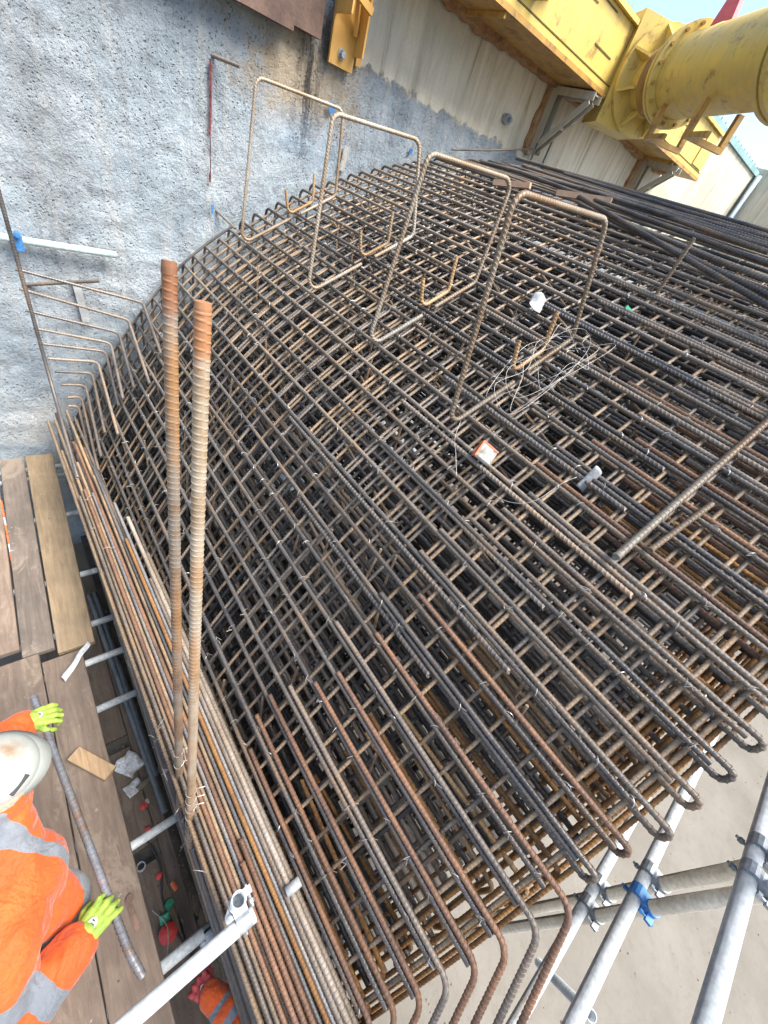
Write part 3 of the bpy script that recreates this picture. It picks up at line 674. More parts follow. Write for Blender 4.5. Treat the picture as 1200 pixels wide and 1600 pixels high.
# deeper layers, with the shade inside the cage put into their steel colour
def plain_bar(name, pts, r, mat, sides=6):
    v, f = sweep(pts, r, sides); me = bpy.data.meshes.new(name); me.from_pydata(v, [], f); me.materials.append(M[mat])
    me.polygons.foreach_set('use_smooth', [True] * (len(f) - 2) + [False, False]); me.update(); return me
DM = ('bar_shaded', 'bar_dark', 'bar_shaded', 'bar_brown', 'bar_shaded')  # mostly the darkened steel, painting the gloom between the bars
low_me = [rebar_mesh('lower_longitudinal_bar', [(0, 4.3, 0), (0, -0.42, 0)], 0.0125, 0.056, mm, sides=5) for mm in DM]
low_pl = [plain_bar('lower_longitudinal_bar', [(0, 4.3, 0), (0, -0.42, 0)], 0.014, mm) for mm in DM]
ltr = [plain_bar('lower_transverse_bar', tr_path(0.02, SL - 0.1, 0, 40), 0.0105, mm) for mm in ('bar_brown', 'bar_dark', 'bar_shaded')]
DV, DF = [], []
def deep(me, mx):
    o_ = len(DV); DV.extend([tuple(mx @ q.co - CO) for q in me.vertices]); DF.extend([tuple(i + o_ for i in p.vertices) for p in me.polygons])
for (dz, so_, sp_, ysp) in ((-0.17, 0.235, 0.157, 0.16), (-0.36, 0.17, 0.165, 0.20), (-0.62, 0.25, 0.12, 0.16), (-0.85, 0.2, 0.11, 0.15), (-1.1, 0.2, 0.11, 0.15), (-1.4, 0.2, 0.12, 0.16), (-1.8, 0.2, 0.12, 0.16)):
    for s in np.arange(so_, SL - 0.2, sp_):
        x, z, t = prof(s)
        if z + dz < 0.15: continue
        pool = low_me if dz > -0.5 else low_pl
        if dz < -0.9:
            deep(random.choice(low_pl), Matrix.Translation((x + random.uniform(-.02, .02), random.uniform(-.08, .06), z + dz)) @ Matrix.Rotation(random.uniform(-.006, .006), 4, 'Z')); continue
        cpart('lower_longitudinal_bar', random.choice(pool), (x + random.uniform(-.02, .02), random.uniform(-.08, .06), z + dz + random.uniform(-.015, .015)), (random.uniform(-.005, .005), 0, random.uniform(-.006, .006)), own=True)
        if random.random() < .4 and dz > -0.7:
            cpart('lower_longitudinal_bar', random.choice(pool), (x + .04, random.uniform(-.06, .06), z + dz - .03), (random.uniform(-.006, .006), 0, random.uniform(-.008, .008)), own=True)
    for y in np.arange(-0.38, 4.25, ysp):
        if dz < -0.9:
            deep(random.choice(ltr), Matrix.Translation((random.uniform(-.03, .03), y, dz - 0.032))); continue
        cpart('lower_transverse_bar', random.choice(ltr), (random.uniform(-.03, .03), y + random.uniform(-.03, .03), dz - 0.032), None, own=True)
tag(mesh_obj('deep_bars', DV, DF, 'bar_shaded', cage, True), kind='stuff')
# upright links
lk = rebar_mesh('link_bar', [(0, 0, 0.02), (0, 0, -1.5)], 0.008, 0.014, 'bar_tan', sides=6)
for i in range(110):
    s = random.uniform(0.5, SL - 0.6); x, z, t = prof(s)
    cpart('link_bar', lk, (x, random.uniform(-.3, 4.25), z), (random.uniform(-.12, .12), random.uniform(-.12, .12), 0))
diag = rebar_mesh('diagonal_bar', [(0, -0.6, -0.2), (0, 0.6, 0.15)], 0.010, 0.016, 'bar_tan', sides=6)
for i in range(22):
    s = random.uniform(0.8, 4.0); x, z, t = prof(s, -0.26)
    cpart('diagonal_bar', diag, (x, random.uniform(.3, 3.6), z), (random.uniform(-.1, .1), 0, random.uniform(-.12, .12)), own=True)
# left side face of the cage
sd_me = [plain_bar('side_bar', [(0, 4.35, 0), (0, -0.42, 0)], 0.015, mm) for mm in ('bar_dark', 'bar_brown', 'bar_dark')]
for i, z in enumerate(np.arange(0.35, 2.05, 0.115)):
    cpart('side_bar', random.choice(sd_me), (0.10 + 0.02 * math.sin(i), 0, z), (0, 0, random.uniform(-.004, .004)))
    cpart('side_bar', random.choice(sd_me), (0.22 + 0.03 * math.sin(i * 2.1), 0, z - .03), (0, 0, random.uniform(-.006, .006)))
up = rebar_mesh('side_upright', [(0, 0, 0.02), (0, 0, 1.98)], 0.012, 0.018, 'bar_dark', sides=6)
for y in np.arange(-0.35, 4.3, 0.19): cpart('side_upright', up, (0.137, y, 0.0), (0, 0, random.uniform(0, 3)))
# flat L-bars against the wall, bent at the foot of the slope
LW = [((0.93, 3.06), (0.13, 3.24)), ((0.80, 2.90), (0.12, 3.10)), ((0.71, 2.78), (0.12, 2.94)), ((0.635, 2.68), (0.14, 2.80)), ((0.585, 2.60), (0.17, 2.67)), ((0.51, 2.50), (0.18, 2.54)), ((0.45, 2.39), (0.21, 2.42)), ((0.38, 2.27), (0.23, 2.29)), ((0.33, 2.15), (0.25, 2.16)), ((0.29, 2.05), (0.24, 2.07))]
for (bx, bz), (ax, az) in LW:
    Lg = random.uniform(0.62, 0.95); sx = bx + 0.02
    e = (bx - 0.05 - random.uniform(0, .03), 4.29 - Lg, pz(max(bx - 0.03, .2)) + 0.05)
    pts = fillet([(ax - 0.03, 4.29, az), (bx, 4.29, bz + 0.01), e], 0.05)
    me = rebar_mesh('wall_l_bar', pts, 0.0125, 0.018, random.choice(['bar_brown', 'bar_dark', 'bar_dark']))
    cpart('wall_l_bar', me, (0, 0, 0))
me = rebar_mesh('wall_edge_bar', [(lambda q: (q[0], 4.33, q[1]))(prof(s, 0.03)) for s in np.linspace(0.1, s_at(1.75), 30)], 0.011, 0.016, 'bar_dark')
cpart('wall_edge_bar', me, (0, 0, 0))

# tie wires at crossings (hundreds, a few pixels each)
v = []; f = []
def tie(p, sc=1.0):
    global v, f
    a0 = random.uniform(0, 6.28); q = []
    ex, ey = math.cos(a0), math.sin(a0)
    for k in range(7):
        a = k / 6 * math.pi
        q.append((p[0] + ex * 0.020 * math.cos(a) * sc, p[1] + ey * 0.020 * math.cos(a) * sc, p[2] + 0.019 * math.sin(a) * sc - 0.004))
    tw = random.uniform(-1, 1)
    q += [(q[-1][0] + 0.012 * ex, q[-1][1] + 0.02 * tw, q[-1][2] + 0.012), (q[-1][0] + 0.022 * tw, q[-1][1] - 0.02, q[-1][2] + 0.022)]
    a_, b_ = sweep(q, 0.0016, 4, cap=False)
    o_ = len(v); v += a_; f += [[i + o_ for i in r_] for r_ in b_]
for s in S_LONG:
    for y in Y_T:
        if random.random() < (0.42 if s < 4 else 0.2):
            x, z, t = prof(s, 0.024); tie((x, y, z))
for i in range(70):
    tie((random.uniform(.06, .16), random.uniform(0.2, 4), random.uniform(1.2, 2.2)), 1.3)
o_ = mesh_obj('tie_wires', [tuple(Vector(p) - CO) for p in v], f, 'wire', cage); tag(o_, kind='stuff')

# ------------------------------------------------------------------ wire-chair loops standing on the mat, U-bars beside them
LOOPS = [((1.575, 1.10, 3.718), (2.32, 1.10, 4.195), (2.22, 1.20, 4.70), (1.51, 1.20, 4.66), 'nearest'),
         ((1.615, 1.92, 3.745), (2.34, 1.90, 4.205), (2.45, 2.00, 4.74), (1.76, 2.00, 4.70), 'second nearest'),
         ((1.650, 2.74, 3.772), (2.46, 2.72, 4.265), (2.40, 2.85, 4.78), (1.71, 2.85, 4.73), 'third'),
         ((1.625, 3.86, 3.755), (2.46, 3.86, 4.265), (2.45, 3.93, 4.82), (1.71, 3.93, 4.79), 'farthest')]
LAB = ['bent steel loop standing on the cage, nearest of four, with tangled wire at its foot',
       'bent steel loop standing on the cage, second of four from the tangled wire',
       'bent steel loop standing on the cage, third of four, partly behind its neighbour',
       'bent steel loop standing on the cage, farthest of four, against the grey wall']
for (bl, br, tr, tl, nm), lab in zip(LOOPS, LAB):
    bl, br, tr, tl = [np.array(p) for p in (bl, br, tr, tl)]
    mid = (bl + br) / 2 + np.array([0, 0.0, 0.0])
    pts = fillet([mid + (br - bl) * .12, br, tr, tl, bl, mid + (bl - br) * .02 + np.array([0, -.018, .012])], [0, .06, .06, .06, .05, 0])
    piv = np.array(bl)
    me = rebar_mesh('wire_chair', pts - piv, 0.0125, 0.018, 'bar_chair')
    tag(link('support_loop', me, None, tuple(piv)), lab, 'rebar loop')
UL = ['small U-shaped bar tied on the cage at the foot of the nearest loop', 'small U-shaped bar tied on the cage at the foot of the second loop',
      'small U-shaped bar tied on the cage at the foot of the third loop', 'small U-shaped bar tied on the cage at the foot of the farthest loop']
for (bl, br, tr, tl, nm), lab in zip(LOOPS, UL):
    bl, br = np.array(bl), np.array(br); d = br - bl
    a = bl + d * 0.50 + np.array([0, .03, .03]); b = bl + d * 0.76 + np.array([0, .03, .03])
    pts = fillet([a + np.array([-.035, .02, .16]), a, b, b + np.array([.0, .03, .19])], 0.04)
    me = rebar_mesh('u_bar', pts - a, 0.0115, 0.018, 'bar_ubar')
    tag(link('u_bar', me, None, tuple(a)), lab, 'rebar piece')
# loose bars on the mat
def bar(name, a, b, r, mat, label, group=None, bend=None, ribh=0.13):
    pts = [a, b] if bend is None else bend
    P0 = np.array(a); me = rebar_mesh(name, np.array(pts, float) - P0, r, r * 1.4, mat, sides=6, ribh=ribh)
    return tag(link(name, me, None, tuple(P0)), label, 'steel bar', group)
bar('loose_rebar', (1.60, 0.13, 3.74), (2.75, 0.16, 4.42), 0.016, 'bar_chair', 'pale rusty bar lying loose across the mat at the right edge')
bar('loose_rebar', (1.70, 0.07, 3.80), (1.98, 0.05, 3.98), 0.012, 'bar_tan', 'short bar lying under the pale loose bar at the right')
bar('loose_rebar', (3.02, 1.10, 4.44), (2.98, 1.08, 4.78), 0.011, 'bar_chair', 'short bar standing upright out of the mat at the right')
RL = [((4.50, 3.10, 5.02), (4.12, 0.3, 4.97)), ((4.42, 3.3, 4.99), (4.00, 0.3, 4.93)), ((4.30, 3.4, 4.97), (3.90, 0.3, 4.91)), ((4.16, 3.5, 4.93), (3.84, 0.3, 4.90)),
      ((3.72, 2.3, 4.80), (3.15, 0.3, 4.64)), ((3.66, 2.3, 4.84), (2.98, 0.4, 4.60)), ((3.62, 2.1, 4.79), (3.42, 0.4, 4.72)), ((4.6, 3.7, 5.0), (3.74, 0.9, 4.87)), ((4.05, 3.6, 4.91), (3.60, 0.4, 4.80)),
      ((4.7, 3.9, 5.05), (4.3, 0.4, 5.02)), ((3.95, 3.7, 4.88), (4.22, 1.0, 4.98))]
for i, (a, b) in enumerate(RL):
    bar('loose_rebar', a, b, 0.017, random.choice(['bar_dark', 'bar_brown', 'bar_dark']), 'long dark bar lying loose in the pile on the crest of the cage', 'loose bars on the crest')
bar('bent_bar', None or (5.52, 4.38, 5.36), (4.3, 3.2, 4.95), 0.012, 'bar_dark', 'thin dark bent bar leaning from the near bracket to the crest, left', bend=fillet([(5.45, 4.30, 5.30), (5.2, 4.1, 5.05), (4.2, 3.0, 4.93)], 0.1))
bar('bent_bar', (5.75, 4.36, 5.50), (4.5, 3.2, 4.98), 0.012, 'bar_dark', 'thin dark bent bar hanging beside the near bracket, right', bend=fillet([(5.72, 4.30, 5.52), (5.62, 4.24, 5.12), (4.5, 2.9, 5.0)], 0.1))
bar('bent_bar', (5.4, 4.3, 5.2), (3.9, 4.0, 4.9), 0.010, 'bar_dark', 'thin bar running along the wall foot to the bracket', bend=[(5.4, 4.3, 5.24), (4.6, 4.25, 5.04), (3.9, 4.1, 4.9)])
tag(MB().box((-0.22, -0.05, -0.02), (0.22, 0.05, 0.02), Matrix.Rotation(-1.15, 3, 'Z') @ Matrix.Rotation(-0.15, 3, 'Y')).obj('timber_offcut', 'timber_pink', loc=(3.86, 2.38, 4.86)), 'pinkish timber offcut on the crest bars, right one', 'timber')
tag(MB().box((-0.16, -0.045, -0.02), (0.16, 0.045, 0.02), Matrix.Rotation(-1.1, 3, 'Z') @ Matrix.Rotation(-0.2, 3, 'Y')).obj('timber_offcut', 'timber_pink', loc=(3.62, 2.95, 4.78)), 'pinkish timber offcut near the nearest loop, left one', 'timber')

# tangled wire
def wirecoil(pts, name, label):
    P = catmull(np.array(pts, float), 8); v, f = sweep(P, 0.0011, 5)
    tag(mesh_obj(name, v, f, 'wire', smooth=True), label, 'wire')
base = np.array([2.03, 1.03, 4.03]); q = []
for k in range(34):
    a = k * 0.9 + random.uniform(-.3, .3); rr = random.uniform(.07, .30)
    dx = rr * math.cos(a) * 1.0 + 0.05 * math.sin(k * .35); dy = rr * math.sin(a) * .7 - 0.04
    q.append(base + np.array([dx, dy, 0.68 * dx + 0.05 + random.uniform(-.01, .05)]))
wirecoil(q, 'wire_coil', 'tangled coil of pale tie wire at the foot of the nearest loop')
wirecoil([(1.63, 1.08, 3.76), (1.56, 1.02, 3.70), (1.52, .95, 3.66), (1.47, .86, 3.60)], 'wire_end', 'single pale wire end hanging down from the nearest loop')
wirecoil([(1.50, .72, 3.64), (1.52, .60, 3.65), (1.58, .52, 3.70), (1.70, .50, 3.79), (1.76, .48, 3.83)], 'wire_end', 'curved pale wire lying on the mat below the carton')
# litter on the mat
def sheet(name, loc, nx_, ny_, sx_, sy_, amp, rot, mat, label, cat, seed=0):
    v = []; f = []
    for j in range(ny_):
        for i in range(nx_):
            x, y = (i / (nx_ - 1) - .5) * sx_, (j / (ny_ - 1) - .5) * sy_
            k = mnoise.noise(Vector((x * 9 + seed, y * 9, seed)))
            v.append((x + .1 * sx_ * mnoise.noise(Vector((y * 14, seed, 1))), y + .12 * sy_ * mnoise.noise(Vector((x * 14, seed, 5))), k * amp))
    for j in range(ny_ - 1):
        for i in range(nx_ - 1): f.append((j * nx_ + i, j * nx_ + i + 1, (j + 1) * nx_ + i + 1, (j + 1) * nx_ + i))
    o_ = mesh_obj(name, v, f, mat, None, True, loc); o_.rotation_euler = rot
    md = o_.modifiers.new('th', 'SOLIDIFY'); md.thickness = 0.003
    return tag(o_, label, cat)
sheet('paper_scrap', (2.42, 1.46, 4.25), 9, 9, 0.11, 0.085, 0.09, (0.3, -0.5, 0.5), 'white', 'crumpled white paper scrap lying on the mat', 'paper', 3)
sheet('paper_scrap', (1.80, 0.44, 3.84), 9, 7, 0.09, 0.045, 0.07, (0.2, -0.6, 0.2), 'white', 'small white paper scrap on the mat left of the pale loose bar', 'paper', 6)
sheet('plastic_scrap', (2.79, 1.10, 4.38), 6, 6, 0.05, 0.05, 0.03, (0.2, -0.5, 0.2), 'green', 'tiny green plastic scrap between the bars', 'scrap', 8)
ct = empty('carton', (1.60, 0.85, 3.72)); ct.rotation_euler = (0.5, -0.75, 0.35)
tag(ct, 'crushed white carton with orange edge lying on the mat', 'carton')
MB().box((-0.042, -0.048, -0.015), (0.042, 0.048, 0.015), bev=0.007).obj('box', 'carton', ct)
MB().box((-0.043, 0.041, -0.016), (0.043, 0.0495, 0.017)).box((0.037, -0.047, 0.0145), (0.044, 0.0405, 0.0172)).obj('orange_edge', 'orange_plastic', ct)

# ------------------------------------------------------------------ two tall column bars
def tallbar(a, b, label, seed):
    mt = M['tall%d' % seed]
    a, b = np.array(a), np.array(b)
    L = np.linalg.norm(a - b); d = (a - b) / L
    P, r, pitch = b, 0.0168, 0.019
    v = []; f = []; n = 28
    s = []; rad = []
    k = 0.0
    while k < L - 0.016:
        s += [k, k + .0025, k + .005, k + .0075]; rad += [r, r * 1.07, r * 1.07, r]; k += pitch
    s += [L - 0.012, L]; rad += [r * 1.02, r * 0.93]
    s, rad = np.array(s), np.array(rad)
    _, T, U, V = frames([b, a]); U, V = U[0], V[0]
    ang = np.arange(n) * 2 * math.pi / n
    for si, ri in zip(s, rad):
        for j, th in enumerate(ang):
            half = 1 if math.sin(th) > 0 else -1
            fade = min(1, abs(math.sin(th)) * 3.0)
            rr = r + (ri - r) * fade
            if abs(math.sin(th)) < 0.16: rr = r * 1.06          # the two lengthwise ribs
            off = (half * 0.003 * math.cos(th) + (pitch / 2 if half < 0 else 0)) if 0.02 < si < L - 0.03 else 0
            v.append(b + d * (si + off) + rr * (math.cos(th) * U + math.sin(th) * V) - b)
    for i in range(len(s) - 1):
        for j in range(n): f.append((i * n + j, i * n + (j + 1) % n, (i + 1) * n + (j + 1) % n, (i + 1) * n + j))
    f.append(tuple(range((len(s) - 1) * n, len(s) * n)))
    o_ = mesh_obj('column_bar', v, f, mt, None, True, tuple(b)); ring_sharp(o_.data, n)
    return tag(o_, label, 'steel bar')
def tallmat(name, side):
    mt, t, b = nodes_of(name)
    v = coords(t, (1, 1, 1), True)
    tc = N(t, 'ShaderNodeTexCoord'); sx = N(t, 'ShaderNodeSeparateXYZ'); t.links.new(tc.outputs['Generated'], sx.inputs[0])
    c = ramp(t, noise_(t, v, 7, 8, 0.7), [(0.3, (0.10, 0.07, 0.048)), (0.46, (0.17, 0.115, 0.075)), (0.58, (0.20, 0.175, 0.145)), (0.72, (0.22, 0.12, 0.055))] if side == 0 else [(0.3, (0.16, 0.11, 0.07)), (0.46, (0.27, 0.20, 0.13)), (0.58, (0.32, 0.27, 0.21)), (0.72, (0.36, 0.22, 0.10))])
    c = mixc(t, ramp(t, math_(t, 'MULTIPLY_ADD', noise_(t, v, 22, 6, .75), 0.07, sx.outputs[2]), [(0.985, (0, 0, 0)), (1.03, (0.8, 0.8, 0.8))]), c, (0.20, 0.070, 0.022) if side == 0 else (0.30, 0.115, 0.035))
    c = mixc(t, ramp(t, noise_(t, coords(t, (3, 3, .4), True), 5, 6, .6), [(0.5, (0, 0, 0)), (0.66, (0.6, .6, .6))]), c, (0.30, 0.15, 0.05))
    t.links.new(c, b.inputs['Base Color']); b.inputs['Roughness'].default_value = 0.6; b.inputs['Metallic'].default_value = 0.15
    bump_(t, b, noise_(t, v, 160, 5, .7), 0.3, 0.001)
    M[name] = mt
tallmat('tall0', 0); tallmat('tall1', 1)
tallbar((0.303, 1.11, 4.30), (0.090, 0.66, 1.75), 'tall thick rusty column bar standing upright, farther of two', 0)
tallbar((0.296, 0.87, 4.30), (0.082, 0.475, 1.75), 'tall thick rusty column bar standing upright, nearer of two', 1)
# tie wires round the column bars
for (a, b, ks, lab) in (((.303, 1.11, 4.30), (.09, .66, 1.75), (.17, .21), 'pale tie wire wound round the farther column bar'), ((.296, .87, 4.30), (.082, .475, 1.75), (.04, .07, .10, .13, .16, .19, .22), 'pale tie wire wound round the foot of the nearer column bar')):
    a, b = np.array(a), np.array(b); q = []
    for k in np.linspace(ks[0], ks[-1], len(ks)):
        c = b + (a - b) * k
        for j in range(13):
            th = j / 13 * 2 * math.pi; q.append(c + (a - b) * (j / 13) * (0.004 if j < 10 else 0.012) + 0.023 * np.array([math.cos(th), math.sin(th), 0]))
        q += [q[-1] + np.array([.030, -.012, .008]), q[-1] + np.array([.004, -.004, .012])]
    v, f = sweep(q, 0.0016, 5)
    tag(mesh_obj('column_tie', v, f, 'wire'), lab, 'wire')

# ------------------------------------------------------------------ bundle of loose bars along the cage's foot
BND = []
for i in range(13):
    x = 0.150 + i * 0.0205
    zz_ = 2.10 + 0.010 * (i % 3) + 0.006 * i
    st_ = random.uniform(2.4, 4.1) if i < 7 else [3.2, 2.3, 2.7, 1.9, 2.5, 2.12][i - 7]
    BND.append((x, zz_, st_, ['bar_brown', 'bar_tan', 'bar_red', 'bar_tan', 'bar_grey', 'bar_red', 'bar_tan', 'bar_grey', 'bar_orange', 'bar_grey'][i] if i < 10 else 'bar_pale', 0.0105 if i < 10 else 0.0135))
for i in range(9):
    BND.append((0.125 + i * 0.026, 2.06 - 0.012 * (i % 2), random.uniform(3.4, 4.3), random.choice(['bar_brown', 'bar_dark', 'bar_tan', 'bar_brown']), 0.012))
for x, ys in ((0.262, .30), (0.237, .22), (0.212, .14)):
    BND.append((x, 2.158 + (x - .2) * .25, ys, 'bar_red', 0.0115))
for i, (x, z, ys, mm, r) in enumerate(BND):
    dx = random.uniform(-.02, .0); a = (x + dx * (ys / 4.0) - 0.022 * ys, ys, z + random.uniform(0, .02)); b = (x + 0.01, -1.15 - random.uniform(0, .2), z)
    last = (i == 12)
    ORD = ['second', 'third', 'fourth', 'fifth', 'sixth', 'seventh', 'eighth', 'ninth', 'tenth', 'eleventh', 'twelfth', 'thirteenth']
    blab = 'long ribbed bar in the upper row of the loose bundle, %s from its right edge' % ORD[11 - i] if i < 12 else ('short red-brown bar on top of the bundle by the guardrail post, %s' % ['longest of three', 'middle of three', 'shortest of three'][i - 22] if i > 21 else 'long ribbed bar in the lower row of the loose bundle at the cage foot')
    bar('bundle_rebar', a, b, r, mm, 'pale thick ribbed bar at the right edge of the loose bundle' if last else blab, None if last else ('upper bundle bars' if i < 12 else 'short bundle bars' if i > 21 else 'lower bundle bars'), ribh=0.2)
bar('leaning_bar', (0.115, 3.95, 2.50), (0.10, 4.36, 4.1), 0.013, 'bar_dark', 'dark bar leaning up against the wall at the left edge', bend=fillet([(0.10, 3.1, 2.15), (0.115, 3.9, 2.55), (0.105, 4.0, 4.4)], .4))

# ------------------------------------------------------------------ left working platform
def sboard(x0, x1, y0, y1, z, mat, label, rz=0.0, cat='board'):
    t_ = empty('scaffold_board', ((x0 + x1) / 2, (y0 + y1) / 2, z - 0.038), rz); tag(t_, label, cat)
    hx, hy = (x1 - x0) / 2, (y1 - y0) / 2
    MB().box((-hx, -hy + .012, 0), (hx, hy - .012, 0.038), bev=0.003).obj('plank', mat, t_)
    return t_
sboard(-0.258, -0.045, 2.02, 4.38, 1.5, 'board_tan', 'tan scaffold board nearest the cage, ending at the wall', -0.03)
sboard(-0.445, -0.272, 2.08, 4.36, 1.5, 'board_grey', 'dark grey scaffold board, second from the cage, ending at the wall', -0.028)
sboard(-0.68, -0.462, 2.16, 4.30, 1.5, 'board', 'brown scaffold board at the left edge, third from the cage', -0.02)
sboard(-0.92, -0.70, 2.0, 4.3, 1.5, 'board_grey', 'scaffold board at the far left beside the third one')
sboard(-0.385, -0.165, -1.4, 2.02, 1.497, 'board', 'wide brown board under the gloved hand, nearest the cage')
sboard(-0.62, -0.392, -1.5, 2.10, 1.497, 'board', 'brown board under the crouching worker, second from the cage')
sboard(-0.85, -0.628, -1.5, 2.1, 1.497, 'board_tan', 'pale worn board at the bottom left corner under the sleeve')
sboard(-1.08, -0.857, -1.5, 2.1, 1.497, 'board', 'board behind the worker at the far left')
# offcut and strap on the boards
oc = MB().box((-0.13, -0.04, 0), (0.13, 0.04, 0.035), Matrix.Rotation(-0.98, 3, 'Z'), (0, 0, 0), bev=0.003).obj('timber_offcut', 'timber_new', loc=(-0.245, 1.20, 1.4985)); tag(oc, 'chipped timber offcut lying on the brown board beside the held bar', 'timber')
tag(MB().box((-0.012, -0.075, 0), (0.012, 0.075, 0.006), Matrix.Rotation(0.10, 3, 'Z'), (0, 0, 0)).disc((0.004, 0.07, 0.006), (0, 0, 1), 0.016, 0.012, 10).obj('steel_strap', 'rust_plate', loc=(-0.222, 0.40, 1.4985)), 'rusty steel strap lying on the board by the lower glove', 'strap')
# striped rope in the gap
rope = MB(); RPm = []
tr_ = empty('barrier_tape', (-0.452, 3.2, 1.49)); tag(tr_, 'orange and white striped tape caught between the left boards', 'tape')
for i in range(12):
    a = Vector((-0.452 + .008 * i / 12, 3.75 - i * 0.11, 1.492)) - Vector(tr_.location); b = a + Vector((0.002, -0.10, 0))
    MB().tube([a, b], 0.008, 6).obj('stripe', 'orange_plastic' if i % 3 != 2 else 'white', tr_)
# label tag on the transom
sheet('paper_tag', (-0.20, 1.90, 1.545), 5, 12, 0.035, 0.26, 0.03, (0.1, 0.05, -0.75), 'white', 'torn white paper tag hanging on a tube end over the board', 'paper', 12)
# transom tubes under the boards
tubes = empty('platform_scaffold', (0.0, 1.5, 0.0)); tag(tubes, 'galvanised scaffold tubes carrying the left platform boards, with guardrail', 'scaffold')
TO = Vector(tubes.location)
def tpart(a, b, r=0.0238, mat='galv', name='tube', par=tubes, org=TO):
    a, b = Vector(a) - org, Vector(b) - org
    return MB().tube([a, b], r, 14, hollow=0.004).obj(name, mat, par, True)
for y, x1 in ((4.23, .06), (4.08, .06), (3.49, .075), (2.74, .10), (2.23, .115), (1.92, .125), (1.555, .125), (0.70, .125)):
    tpart((-1.5, y - .02, 1.432), (x1, y, 1.432))
tpart((-1.5, 0.135, 1.425), (0.10, 0.135, 1.425), 0.0285)
tpart((-1.5, -0.9, 1.432), (0.12, -0.9, 1.432))
# guardrail: standard with open top and the rail clamped to it
tpart((0.130, 0.088, 0.02), (0.130, 0.088, 2.78))
tpart((-1.6, 0.022, 2.66), (0.165, 0.032, 2.66))
tpart((-0.55, 4.1, 0.02), (-0.55, 4.1, 1.40)); tpart((-0.55, 1.2, 0.02), (-0.55, 1.2, 1.40))
tpart((-0.10, 1.30, 0.30), (0.09, 1.36, 0.30), mat='galv_dirty')
def coupler(p, ax1, ax2, mat='coupler', par=tubes, org=TO, mat2=None):
    """double coupler: two clamp bands, a saddle block, flap bolts with nuts"""
    p = Vector(p) - org; a1, a2 = Vector(ax1).normalized(), Vector(ax2).normalized(); nn = a1.cross(a2).normalized()
    mb = MB()
    mb.tube([p - a1 * .022, p + a1 * .022], 0.0285, 14)
    q = p + nn * 0.052
    mb.tube([q - a2 * .022, q + a2 * .022], 0.0285, 14)
    for c, ax, sg in ((p, a1, 1), (q, a2, -1)):
        sdir = ax.cross(nn).normalized() * sg
        mb.beam(c + sdir * .026 - nn * 0.01, c + sdir * .052 - nn * .01, 0.024, 0.013, ax)
        mb.tube([c + sdir * .040 - nn * .028, c + sdir * .040 + nn * .038], 0.005, 8)
        mb.disc(c + sdir * .040 + nn * .022, nn, 0.010, 0.012, 6)
    mb.beam(p + nn * .018, q - nn * .018, 0.045, 0.045, a1)
    return mb.obj('coupler', mat, par)
coupler((0.130, 0.088, 2.66), (0, 0, 1), (-1, 0, 0)); coupler((0.130, 0.088, 1.42), (0, 0, 1), (1, 0, 0))
coupler((0.055, 0.135, 1.425), (1, 0, 0), (0, 0, 1))

# tube with pale cap between the bundle and mat, small tube ends inside the cage
cp_ = empty('capped_tube', (0.36, 0.02, 2.20)); tag(cp_, 'white plastic capped tube end poking out beside the bar bundle', 'tube')
MB().tube([(-.02, 0.0, 0), (0.045, 0, .01)], 0.021, 14).obj('cap', 'white', cp_, True)
MB().tube([(-.03, 0.0, -.14), (-.0, 0, -.022)], 0.017, 12).obj('tube', 'galv_dirty', cp_, True)

# ------------------------------------------------------------------ lower level under the platform
lb = [(-0.52, -0.30, -1.6, 0.83), (-0.285, -0.075, -1.5, 0.80), (-0.06, 0.02, -1.6, 3.4), (-0.52, -0.29, 0.90, 1.72), (-0.28, -0.07, 0.89, 1.70), (-0.52, -0.29, 1.80, 3.9), (-0.28, -0.07, 1.79, 3.9)]
lbl = ['dirty lower board under the gap, bottom left one', 'dirty lower board under the gap beside the red bucket', 'narrow edge timber running along the foot of the cage', 'dirty lower board in the gap, middle left one', 'dirty lower board in the gap below the paper bag', 'dirty lower board in the gap, upper left one', 'dirty lower board in the gap, upper one beside the grey conduits']
for (x0, x1, y0, y1), l_ in zip(lb, lbl): sboard(x0, x1, y0, y1, 0.24, 'board', l_, 0.0)
for i, y in enumerate((-1.2, 0.2, 1.3, 2.6)):
    tag(MB().box((-0.9, y, 0.06), (0.06, y + 0.08, 0.2)).obj('bearer_timber', 'board_grey'), 'timber bearer under the lower boards, %s from the wall' % ['farthest', 'third', 'second', 'nearest'][i], 'timber')
# conduits lying in the gap
for i, (a, b, l_) in enumerate((((-0.05, 3.2, 0.55), (0.03, 0.98, 0.50), 'long grey conduit lying in the gap, nearer the boards'), ((0.0, 3.2, 0.56), (0.045, 1.25, 0.52), 'long grey conduit lying in the gap, nearer the cage'))):
    tag(MB().tube([Vector(a), Vector(b)], 0.022, 12, hollow=0.003).obj('conduit', 'conduit', smooth=True), l_, 'pipe')
